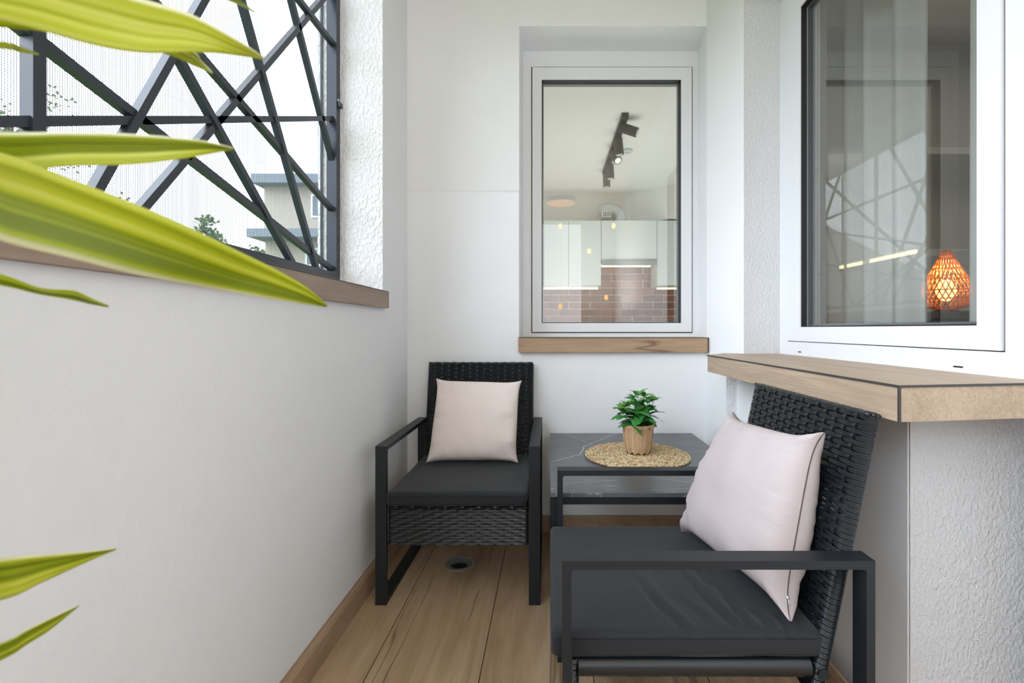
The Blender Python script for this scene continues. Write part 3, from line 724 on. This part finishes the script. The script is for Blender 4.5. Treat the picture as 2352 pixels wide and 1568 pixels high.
def cushion_bm(creases, seed):
    bm = rbox(-.252, .252, -.022, .505, .362, .412, .014, 60, 56, 5)
    for v in bm.verts:
        x, y, z = v.co; u = (x/.252); w_ = (y-.24)/.265
        dome = max(0, (1-u**4)*(1-w_**4))
        if z > .40: v.co.z += .006*dome
        v.co.z += .0012*noise.noise((x*9, y*9, seed))
        if z > .395:
            for (x0, y0, x1, y1, dep) in creases:
                a = Vector((x0, y0)); b = Vector((x1, y1)); p = Vector((x, y)); d_ = b-a; t = (p-a).dot(d_)/d_.length_squared
                if -.15 < t < 1.1:
                    e = a+d_*t; wob = .004*math.sin(t*7+x0*30); s_ = (p-e).dot(Vector((-d_.y, d_.x)).normalized())-wob
                    k = min(1, max(0, (t+.15)/.4))*min(1, max(0, (1.1-t)/.25))
                    v.co.z += 1.7*k*dep*(-math.exp(-(s_/.006)**2)+.65*math.exp(-((s_-.014)/.010)**2))
        else:
            v.co.y += .0015*noise.noise((x*14, z*20, seed+4)) if y < 0 else 0
            if x > .24: v.co.x += .0018*noise.noise((y*14, z*20, seed+4))
    return bm
def rim(x0, x1, y0, y1, z, r, rad, bm):
    pts = []
    for cx, cy, a0 in ((x1-r, y1-r, 0), (x0+r, y1-r, PI/2), (x0+r, y0+r, PI), (x1-r, y0+r, 1.5*PI)):
        for i in range(6): a = a0+PI/2*i/5; pts.append(Vector((cx+r*math.cos(a), cy+r*math.sin(a), z)))
    dense = []
    for i in range(len(pts)):
        a, b = pts[i], pts[(i+1) % len(pts)]; k = max(1, int((b-a).length/.02))
        dense += [a+(b-a)*j/k for j in range(k)]
    sweep(bm, dense, circ(rad, 6), closed=True); return bm
def make_chair(label, creases, seed, proto=None):
    t = thing('armchair', (0, 0, 0), label, 'armchair', 'black wicker armchairs')
    if proto:
        for ch in proto.children:
            if ch.name.startswith('seat_cushion'): continue
            c = ch.copy(); COL.objects.link(c); c.parent = t
            for g_ in ch.children: d_ = g_.copy(); COL.objects.link(d_); d_.parent = c
    else:
        hwid = CW/2
        for s_ in (-1, 1):
            xa, xb = sorted((s_*hwid, s_*(hwid-.040)))
            obj('leg', B((xa, xb, 0, .016, 0, AH-.016)), 'frame', t, bevel=.0015)
            obj('leg', B((xa, xb, CDp-.016, CDp, 0, AH-.016)), 'frame', t, bevel=.0015)
            obj('armrest', B((xa, xb, 0, CDp, AH-.016, AH)), 'frame', t, bevel=.0025)
            bm = bmesh.new()  # small weld fillets in the inner corners
            for (yy, sy) in ((.016, 1), (CDp-.016, -1)):
                prism([(yy, AH-.016), (yy+sy*.007, AH-.016), (yy+sy*.002, AH-.018), (yy, AH-.023)], xa+.001, xb-.001, 'x', bm)
            obj('weld', bm, 'frame', t, kind='stuff')
            obj('foot_rail', B((xa, xb, .016, CDp-.016, 0, .016)), 'frame', t, bevel=.0015)
            # wrapped side rail
            bm = bmesh.new(); n = 200; path = [Vector((s_*(hwid-.058), .03+.45*i/n, .343)) for i in range(n+1)]
            sweep(bm, path, circ(.0175, 14, .019), scales=[1+.06*(1 if i % 2 else -1) for i in range(n+1)]); obj('side_rail', bm, 'wicker', t, smooth='all')
        W = CW-.080
        sb, st_ = weave(W-.004, .022, 14, .0295, .0108, lambda x, n_, z: Vector((x, .020+n_, .213+z)))
        a = obj('front_panel', sb, 'wicker', t, smooth=True); obj('stake', st_, 'wicker', a, kind='stuff')
        th = math.atan(LEAN); c_, s2 = math.cos(th), math.sin(th)
        def bf(x, n_, z):  # lean back
            zz = .290+z*c_-n_*s2*0; return Vector((x*(1-.0), .555+(zz-.611)*LEAN+n_*c_, zz-n_*s2))
        rows = 52; rh = .5455/c_/rows*.985
        sb, st_ = weave(W-.004, .028, rows, .033, rh, bf)
        bk_ = obj('backrest', sb, 'wicker', t, smooth=True); obj('stake', st_, 'wicker', bk_, kind='stuff')
        bm = bmesh.new(); zt_ = rows*rh
        for n_ in (-.010, 0, .010):
            path = [bf(-W/2+.006+(W-.012)*i/60, n_+.0012*math.sin(i*1.3+n_*300), zt_+.002+.001*math.cos(i*1.3)) for i in range(61)]
            sweep(bm, path, circ(.0052, 7), up=Vector((0, 0, 1)))
        obj('top_binding', bm, 'wicker', bk_, smooth='all')
        bm = bmesh.new()
        for x in (-W/2+.014, W/2-.014): sweep(bm, [bf(x, 0, 0), bf(x, 0, zt_-.004)], circ(.011, 8))
        for z in (.0, zt_-.012): sweep(bm, [bf(-W/2+.014, 0, z+.006), bf(W/2-.014, 0, z+.006)], circ(.008, 8), up=Vector((0, 1, 0)))
        obj('back_frame', bm, 'frame', bk_)
        # woven seat deck under the cushion, as slats
        bm = bmesh.new()
        for i in range(30): abox(bm, -W/2+.01, W/2-.01, .035+i*.0155, .035+i*.0155+.012, .350, .354)
        obj('seat_deck', bm, 'wicker', t)
        bm = bmesh.new(); tube(bm, (-W/2, .50, .335), (W/2, .50, .335), .012, 8); obj('rear_rail', bm, 'frame', t)
    cb = obj('seat_cushion', cushion_bm(creases, seed), 'fabric', t, smooth='all')
    bm = bmesh.new(); rim(-.2505, .2505, -.0205, .5035, .4015, .016, .0017, bm); rim(-.2505, .2505, -.0205, .5035, .371, .016, .0015, bm)
    obj('piping', bm, 'black', cb, smooth='all')
    return t
chair1 = make_chair('black wicker armchair with charcoal seat cushion against the back wall, facing the viewer', [(-.2, .25, -.24, .40, .0015)], 3)
cr2 = [(.05, .174, .264, .242, .0042), (.03, .285, .27, .35, .0046), (.015, .352, .27, .368, .0038), (.14, .26, .26, .30, .0024), (.18, .39, .262, .408, .003),
       (.19, .43, .26, .445, .003), (-.02, .31, .1, .345, .002), (.2, .46, .255, .468, .002)]
chair2 = make_chair('large near black wicker armchair seen from its side beside the right wall', cr2, 8, chair1)
chair1.location = (-.3313, 1.711, 0)
chair2.location = (.024, 1.1615, 0); chair2.rotation_euler = (0, 0, -PI/2)

# ================================================================== PILLOWS
def pillow(name, c, thick, mat, label, nvec, seed, seam=False, n=44, wr=1.0, pin=.040):
    "c = TL, TR, BR, BL world corners (seen from the front)"
    cen = sum(c, Vector())/4; t = thing(name, cen, label, 'pillow')
    tl, tr, br, bl = c
    def base(u, v):
        a = (u+1)/2; b = (v+1)/2; p = (bl*(1-a)+br*a)*(1-b)+(tl*(1-a)+tr*a)*b
        p = p+(cen-p)*0
        ex = (tr-tl+br-bl)/2; ey = (tl-bl+tr-br)/2
        p = p-ex*(u*pin*(1-v**6)*(.35+.65*abs(u)**3))-ey*(v*pin*(1-u**6)*(.35+.65*abs(v)**3)); return p
    bm = bmesh.new(); fr, bk2 = {}, {}
    for i in range(n+1):
        for j in range(n+1):
            u = math.sin(PI/2*(-1+2*i/n)*.98)/math.sin(PI/2*.98); v = math.sin(PI/2*(-1+2*j/n)*.98)/math.sin(PI/2*.98)
            h = ((1-u**2)*(1-v**2)); h = max(h, 0)**.36*thick/2*(1-.12*v)
            e = max(abs(u), abs(v)); k = math.exp(-((1-e)/.22)**2)*(1-e**8)
            wv = noise.noise((u*2.2+seed, v*2.2, seed))*.006
            ang = (u*7 if abs(v) > abs(u) else v*7)
            wv += wr*k*.0085*noise.noise((ang*1.3+seed*3, .5*e, seed))
            p = base(u, v)
            f1 = bm.verts.new(p+nvec*(h+wv*min(1, h/.01)))
            edge = i in (0, n) or j in (0, n)
            fr[i, j] = f1; bk2[i, j] = f1 if edge else bm.verts.new(p-nvec*(h+wv*.5*min(1, h/.01)))
    for i in range(n):
        for j in range(n):
            bm.faces.new((fr[i, j], fr[i+1, j], fr[i+1, j+1], fr[i, j+1]))
            bm.faces.new((bk2[i, j+1], bk2[i+1, j+1], bk2[i+1, j], bk2[i, j]))
    obj('cover', bm, mat, t, smooth='all')
    bm = bmesh.new(); path = []
    for a, b, uf, vf in ((-1, 1, None, 1), (1, -1, 1, None), (1, -1, None, -1), (-1, 1, -1, None)):
        for i in range(30):
            q = a+(b-a)*i/30; path.append(base(q if uf is None else uf, q if vf is None else vf))
    sweep(bm, path, circ(.0014, 5), closed=True); obj('seam', bm, 'seam' if seam else mat, t, smooth='all')
    return t, base
c1 = [P(1002, 869, 2.17), P(1198, 874, 2.17), P(1190, 1066, 2.03), P(978, 1066, 2.03)]
for q in c1[2:]: q.z = .4245
p1, _ = pillow('throw_pillow', c1, .135, 'pillow', 'pale blush square pillow leaning on the chair by the back wall', Vector((0, -.93, .34)).normalized(), 2.3, wr=1.9, pin=.035)
c2 = [Vector((.530, 1.370, .757)), Vector((.554, .955, .788)), Vector((.470, .925, .424)), Vector((.372, 1.334, .424))]
nv = (c2[1]-c2[0]).cross(c2[3]-c2[0]).normalized(); nv = nv if nv.x < 0 else -nv
p2, base2 = pillow('throw_pillow', c2, .165, 'pillow2', 'large pale blush pillow with a zipped seam leaning on the near armchair', nv, 6.1, seam=True, wr=2.0, pin=.065)
z0 = base2(1, -.80); bm = bmesh.new(); tube(bm, z0, z0+Vector((.003, -.004, -.022)), .0022, 8, .0030)
bmesh.ops.create_uvsphere(bm, u_segments=10, v_segments=6, radius=.004, matrix=Matrix.Translation(z0)); obj('zip_pull', bm, 'steel', p2, smooth='all')

# ================================================================== TABLE
TX0, TX1, TY0, TY1, TZ = .003, .693, 1.467, 2.312, .489
tb = thing('side_table', (TX0, TY0, 0), 'low side table with a dark veined stone top in the far corner', 'table')
obj('tabletop', B((TX0, TX1, TY0, TY1, TZ-.013, TZ)), 'marble', tb, bevel=.0015, seg=1)
for x in (TX0+.001, TX1-.022):
    for y in (TY0+.001, TY1-.022): obj('leg', B((x, x+.021, y, y+.021, 0, TZ-.016)), 'frame', tb, bevel=.0015)
for y in (TY0+.001, TY1-.022): obj('apron_rail', B((TX0+.022, TX1-.022, y+.001, y+.020, TZ-.036, TZ-.015)), 'frame', tb)
for x in (TX0+.001, TX1-.022): obj('apron_rail', B((x+.001, x+.020, TY0+.022, TY1-.022, TZ-.036, TZ-.015)), 'frame', tb)
for x in (TX0+.001, TX1-.022): obj('foot_rail', B((x+.001, x+.020, TY0+.022, TY1-.022, .001, .018)), 'frame', tb)

# placemat of coiled seagrass
MX, MY, MR = .348, 1.893, .205
mt = thing('placemat', (MX, MY, TZ), 'round woven seagrass placemat on the dark table', 'placemat')
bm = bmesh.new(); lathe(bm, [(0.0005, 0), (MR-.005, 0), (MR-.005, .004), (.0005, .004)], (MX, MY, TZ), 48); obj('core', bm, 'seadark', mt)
bm = bmesh.new(); nr = 17
for k in range(nr):
    r = MR*(k+.6)/nr; npc = max(5, int(2*PI*r/.0105))
    for i in range(npc):
        a = 2*PI*(i+random.uniform(-.2, .2))/npc+k; rr = r+random.uniform(-.0012, .0012)
        for sgn in (-1, 1):
            c = Vector((MX+(rr+sgn*.0028)*math.cos(a), MY+(rr+sgn*.0028)*math.sin(a), TZ+.0055+random.uniform(-.0008, .0012)))
            tdir = Vector((-math.sin(a+sgn*.55), math.cos(a+sgn*.55), random.uniform(-.15, .15))).normalized(); sd_ = tdir.cross(Vector((0, 0, 1))).normalized()
            l_ = .0085; w_ = .0024; vs = []
            for tt, ww in ((-1, .35), (-.45, 1), (.45, 1), (1, .35)):
                p = c+tdir*l_*tt+Vector((0, 0, .0018*(1-tt*tt)))
                vs.append([bm.verts.new(p+sd_*w_*ww), bm.verts.new(p+Vector((0, 0, .0022*ww))), bm.verts.new(p-sd_*w_*ww), bm.verts.new(p-Vector((0, 0, .002*ww)))])
            for x_, y_ in zip(vs, vs[1:]):
                for j in range(4): bm.faces.new((x_[j], x_[(j+1) % 4], y_[(j+1) % 4], y_[j]))
            bm.faces.new(vs[0][::-1]); bm.faces.new(vs[-1])
obj('braided_coils', bm, 'seagrass', mt, kind='stuff')

# potted basil in a bamboo basket
BX, BY, BZ = .3575, 1.915, TZ+.0095
pb_ = thing('potted_basil', (BX, BY, BZ), 'small green basil plant in a woven bamboo pot on the round placemat', 'potted plant')
prf = [(.040, 0), (.047, .004), (.053, .022), (.057, .05), (.061, .10), (.063, .116)]
def prr(z):
    for (r0, z0), (r1, z1) in zip(prf, prf[1:]):
        if z <= z1: return r0+(r1-r0)*(z-z0)/(z1-z0)
    return prf[-1][0]
bm = bmesh.new(); lathe(bm, [(.0005, 0)]+[(r-.0022, z) for r, z in prf]+[(.057, .116), (.055, .10), (.0005, .10)], (BX, BY, BZ), 40)
pot = obj('pot', bm, 'straw2', pb_, smooth=True)
bm = bmesh.new(); cols = 24
for k in range(cols):
    for i in range(13):
        z = .008+i*.0079+(.0020 if k % 2 else 0); r = prr(z)+.0002; a = 2*PI*k/cols; s_ = 1 if k % 2 else -1
        c = Vector((BX+r*math.cos(a), BY+r*math.sin(a), BZ+z)); tg = Vector((-math.sin(a), math.cos(a), 0)); no = Vector((math.cos(a), math.sin(a), 0))
        d_ = (tg+Vector((0, 0, s_*.9))).normalized(); wd = Vector((0, 0, 1)).cross(no); e_ = no.cross(d_)
        hl = .0103*r/.058; hw_ = .0025; q = []
        for tt, hh in ((-1, -.0004), (0, .0010), (1, -.0004)):
            q.append([bm.verts.new(c+d_*hl*tt+e_*hw_+no*hh), bm.verts.new(c+d_*hl*tt+no*(hh+.0007)), bm.verts.new(c+d_*hl*tt-e_*hw_+no*hh)])
        for x_, y_ in zip(q, q[1:]):
            for j in (0, 1): bm.faces.new((x_[j], y_[j], y_[j+1], x_[j+1]))
obj('weave', bm, 'straw', pot, kind='stuff')
bm = bmesh.new(); lathe(bm, [(.0615, .104), (.0645, .104), (.0650, .117), (.0615, .118), (.0615, .104)], (BX, BY, BZ), 40)
path = [Vector((BX+.0658*math.cos(2*PI*i/96), BY+.0658*math.sin(2*PI*i/96), BZ+.110+.0055*(abs((i % 8)-4)/2-1))) for i in range(96)]
sweep(bm, path, circ(.0016, 5), closed=True); obj('rim', bm, 'straw', pot, smooth=True)
bm = bmesh.new(); lathe(bm, [(.0005, .104), (.056, .101)], (BX, BY, BZ), 24); obj('soil', bm, 'soil', pb_)
def basil_mesh(mat, nm):
    bm = bmesh.new(); n = 8; rows = []
    for i in range(n+1):
        t = i/n; w_ = .5*math.sin(PI*t**.8)**.75*.62*(1-.25*t)+.003; y = t; zc = .10*math.sin(PI*t)-.28*t*t
        rows.append([bm.verts.new((w_*u, y, zc+.16*w_*abs(u)*1.6-.30*w_*(u*u)+.012*math.sin(t*22+abs(u)*4))) for u in (-1, -.5, 0, .5, 1)])
    for a, b in zip(rows, rows[1:]):
        for j in range(4): bm.faces.new((a[j], a[j+1], b[j+1], b[j]))
    me = bpy.data.meshes.new(nm); bm.to_mesh(me); bm.free(); me.materials.append(M[mat])
    for p in me.polygons: p.use_smooth = True
    return me
bl1, bl2 = basil_mesh('basil', 'basil_leaf'), basil_mesh('basilb', 'basil_leaf_young')
sb_ = bmesh.new(); rb = random.Random(5)
stems = [(0, 0, .135)]+[(rb.uniform(.02, .055), 2*PI*i/6.5+rb.uniform(-.3, .3), rb.uniform(.06, .125)) for i in range(13)]
for (rad, ang, h_) in stems:
    top = Vector((BX+rad*math.cos(ang)*1.6, BY+rad*1.5*math.sin(ang), BZ+.105+h_*.92)); b0 = Vector((BX+rad*.4*math.cos(ang), BY+rad*.4*math.sin(ang), BZ+.10))
    tube(sb_, b0, top, .0016, 5, .001)
    nodes = max(2, int(h_/.028))
    for q in range(nodes+1):
        p = b0.lerp(top, (q+.6)/(nodes+.6)); last = q == nodes
        for s_ in range(2 if not last else 4):
            a = ang+q*PI/2+s_*(PI if not last else PI/2)+rb.uniform(-.4, .4); size = rb.uniform(.056, .080)*(1 if not last else .62)
            o = bpy.data.objects.new('leaf', bl1 if not (last and rb.random() < .6) else bl2); COL.objects.link(o); o.parent = pb_
            pitch = rb.uniform(-.15, .55) if not last else rb.uniform(.35, .9)
            mtx = Matrix.Translation(p-Vector((BX, BY, BZ)))@Matrix.Rotation(a, 4, 'Z')@Matrix.Rotation(pitch, 4, 'X')@Matrix.Rotation(rb.uniform(-.3, .3), 4, 'Y')@Matrix.Scale(size, 4)
            o.matrix_local = mtx
obj('stem', sb_, 'stemg', pb_)

# ================================================================== FLOOR DRAIN
dx_, dy_ = -.380, 2.015
fd = thing('floor_drain', (dx_, dy_, 0), 'round metal floor drain opening under the far armchair', 'drain')
bm = bmesh.new(); lathe(bm, [(.052, .0015), (.054, .004), (.062, .003), (.064, .0005)], (dx_, dy_, 0), 36); obj('rim', bm, 'steel', fd, smooth=True)
bm = bmesh.new(); lathe(bm, [(.0535, .0030), (.047, .0016), (.040, .0008), (.0005, .0006)], (dx_, dy_, 0), 36); obj('bowl', bm, 'soot', fd, smooth=True)
bm = bmesh.new(); lathe(bm, [(.0005, 0), (.030, 0)], (0, 0, 0), 28)
for v in bm.verts: v.co = Vector((dx_+v.co.x*1.15, dy_-.020+v.co.y*.75, .0022))
obj('hole', bm, 'black', fd)

# ================================================================== FOREGROUND STRAP-LEAF PLANT
SX, SY = -.44, .20
fp = thing('potted_strap_leaf_plant', (SX, SY, 0), 'tall plant with long lime striped leaves reaching in from the left edge', 'plant')
def strap(pairs, fold=.10, flip=False):
    """pairs = (upper x,y, lower x,y, distance) from tip to base"""
    ctl = [(P(a, b, d), P(c, e, d*1.015)) for (a, b, c, e, d) in pairs]
    last = (ctl[-1][0]+ctl[-1][1])/2; h_ = last.z
    foot = Vector((SX, SY, h_-.05)); ctl.append((foot+Vector((0, 0, .012)), foot-Vector((0, 0, .012))))
    def cat(p0, p1, p2, p3, t): return .5*((2*p1)+(-p0+p2)*t+(2*p0-5*p1+4*p2-p3)*t*t+(-p0+3*p1-3*p2+p3)*t**3)
    bm = bmesh.new(); uvl = bm.loops.layers.uv.new('UVMap'); rows = []; ns = 7; K = len(ctl)
    for i in range(K-1):
        for s_ in range(ns+(1 if i == K-2 else 0)):
            t = s_/ns; g_ = lambda k, j: ctl[min(max(k, 0), K-1)][j]
            up = cat(g_(i-1, 0), g_(i, 0), g_(i+1, 0), g_(i+2, 0), t); lo = cat(g_(i-1, 1), g_(i, 1), g_(i+1, 1), g_(i+2, 1), t)
            wv = up-lo; nrm = Vector((0, 1, 0)); row = []
            for j in range(9):
                u = j/8; p = lo+wv*u; p = p+nrm*wv.length*fold*(1-abs(2*u-1))*1.0+nrm*wv.length*.018*math.sin(u*19); row.append((bm.verts.new(p), u, (i+t)/(K-1)))
            rows.append(row)
    for a, b in zip(rows, rows[1:]):
        for j in range(8):
            q = (a[j], a[j+1], b[j+1], b[j])
            f_ = bm.faces.new([x[0] for x in q])
            for lp_, x in zip(f_.loops, q): lp_[uvl].uv = ((1-x[1]) if flip else x[1], x[2])
    o = obj('leaf', bm, 'strap', fp, smooth='all'); s = o.modifiers.new('s', 'SOLIDIFY'); s.thickness = .0006; return o
strap([(608, 132, 606, 135, .36), (551, 94, 520, 124, .35), (441, 33, 440, 121, .34), (330, -2, 330, 122, .33), (200, -42, 215, 104, .32), (0, -90, 20, 52, .30), (-250, -90, -230, 10, .27)], .12, True)
strap([(585, 26, 583, 27, .40), (560, 8, 556, 13, .40), (530, -12, 520, -2, .39), (400, -90, 380, -60, .36), (0, -260, -20, -180, .30), (-300, -260, -300, -190, .26)])
strap([(489, 166, 487, 168, .40), (462, 138, 445, 150, .40), (440, 116, 400, 130, .39), (300, 60, 260, 90, .37), (0, 0, -20, 60, .32), (-300, -20, -300, 40, .26)], .1, True)
strap([(88, 122, 86, 124, .34), (50, 108, 45, 119, .33), (0, 94, -5, 110, .32), (-300, 60, -300, 100, .26)], .1)
strap([(538, 339, 535, 342, .33), (450, 320, 460, 358, .325), (300, 307, 320, 377, .32), (150, 303, 160, 382, .31), (0, 303, 0, 395, .30), (-250, 290, -250, 380, .27)], .12, True)
strap([(752, 700, 749, 704, .42), (705, 660, 690, 697, .40), (640, 622, 600, 683, .385), (560, 582, 470, 660, .37), (380, 497, 320, 632, .34), (150, 405, 150, 590, .31), (0, 350, 0, 552, .29), (-250, 300, -250, 460, .26)], .13)
strap([(250, 701, 247, 704, .40), (215, 686, 205, 697, .395), (170, 667, 160, 687, .39), (92, 660, 85, 674, .37), (0, 628, 0, 655, .34), (-260, 560, -260, 610, .28)], .1)
strap([(266, 1258, 264, 1262, .40), (190, 1266, 185, 1296, .39), (100, 1272, 100, 1335, .37), (0, 1281, 0, 1378, .35), (-300, 1330, -300, 1430, .28)], .12, True)
strap([(180, 1389, 178, 1393, .42), (120, 1416, 115, 1445, .41), (60, 1445, 60, 1480, .40), (0, 1476, 0, 1516, .38), (-300, 1590, -300, 1650, .28)], .1, True)
bm = bmesh.new(); sweep(bm, [Vector((SX, SY, .22)), Vector((SX+.006, SY, .6)), Vector((SX-.004, SY, .95)), Vector((SX, SY, 1.28))], circ(.013, 10), scales=[1.2, 1.1, 1, .8]); obj('stem', bm, 'stemg', fp, smooth=True)
# off-frame leaves on the far side of the stem
for k, (h_, a, l_) in enumerate(((1.22, 2.4, .2), (1.1, -1.9, .45), (.98, 3.6, .2), (.84, -1.3, .42), (.7, -2.2, .35), (1.25, -1.0, .35))):
    bm = bmesh.new(); uvl = bm.loops.layers.uv.new('UVMap'); rows = []; d_ = Vector((math.cos(a), math.sin(a), 0)); sd_ = Vector((-math.sin(a), math.cos(a), 0))
    for i in range(13):
        t = i/12; p = Vector((SX, SY, h_))+d_*l_*t+Vector((0, 0, .22*math.sin(PI*t*.75)-.12*t)); w_ = .028*math.sin(PI*(.06+.94*t))**.6+.0005
        rows.append([(bm.verts.new(p+sd_*w_*(2*u-1)+Vector((0, 0, .012*abs(2*u-1)))), u, t) for u in (0, .25, .5, .75, 1)])
    for r0, r1 in zip(rows, rows[1:]):
        for j in range(4):
            q = (r0[j], r0[j+1], r1[j+1], r1[j]); f_ = bm.faces.new([x[0] for x in q])
            for lp_, x in zip(f_.loops, q): lp_[uvl].uv = (x[1], x[2])
    o = obj('leaf', bm, 'strap', fp, smooth='all'); s = o.modifiers.new('s', 'SOLIDIFY'); s.thickness = .0006
bm = bmesh.new(); lathe(bm, [(.0005, 0), (.095, 0), (.13, .24), (.135, .25), (.122, .25), (.118, .225), (.0005, .225)], (SX, SY, 0), 36); obj('pot', bm, 'potgrey', fp, smooth=True)
bm = bmesh.new(); lathe(bm, [(.0005, .232), (.119, .228)], (SX, SY, 0), 24); obj('soil', bm, 'soil', fp)
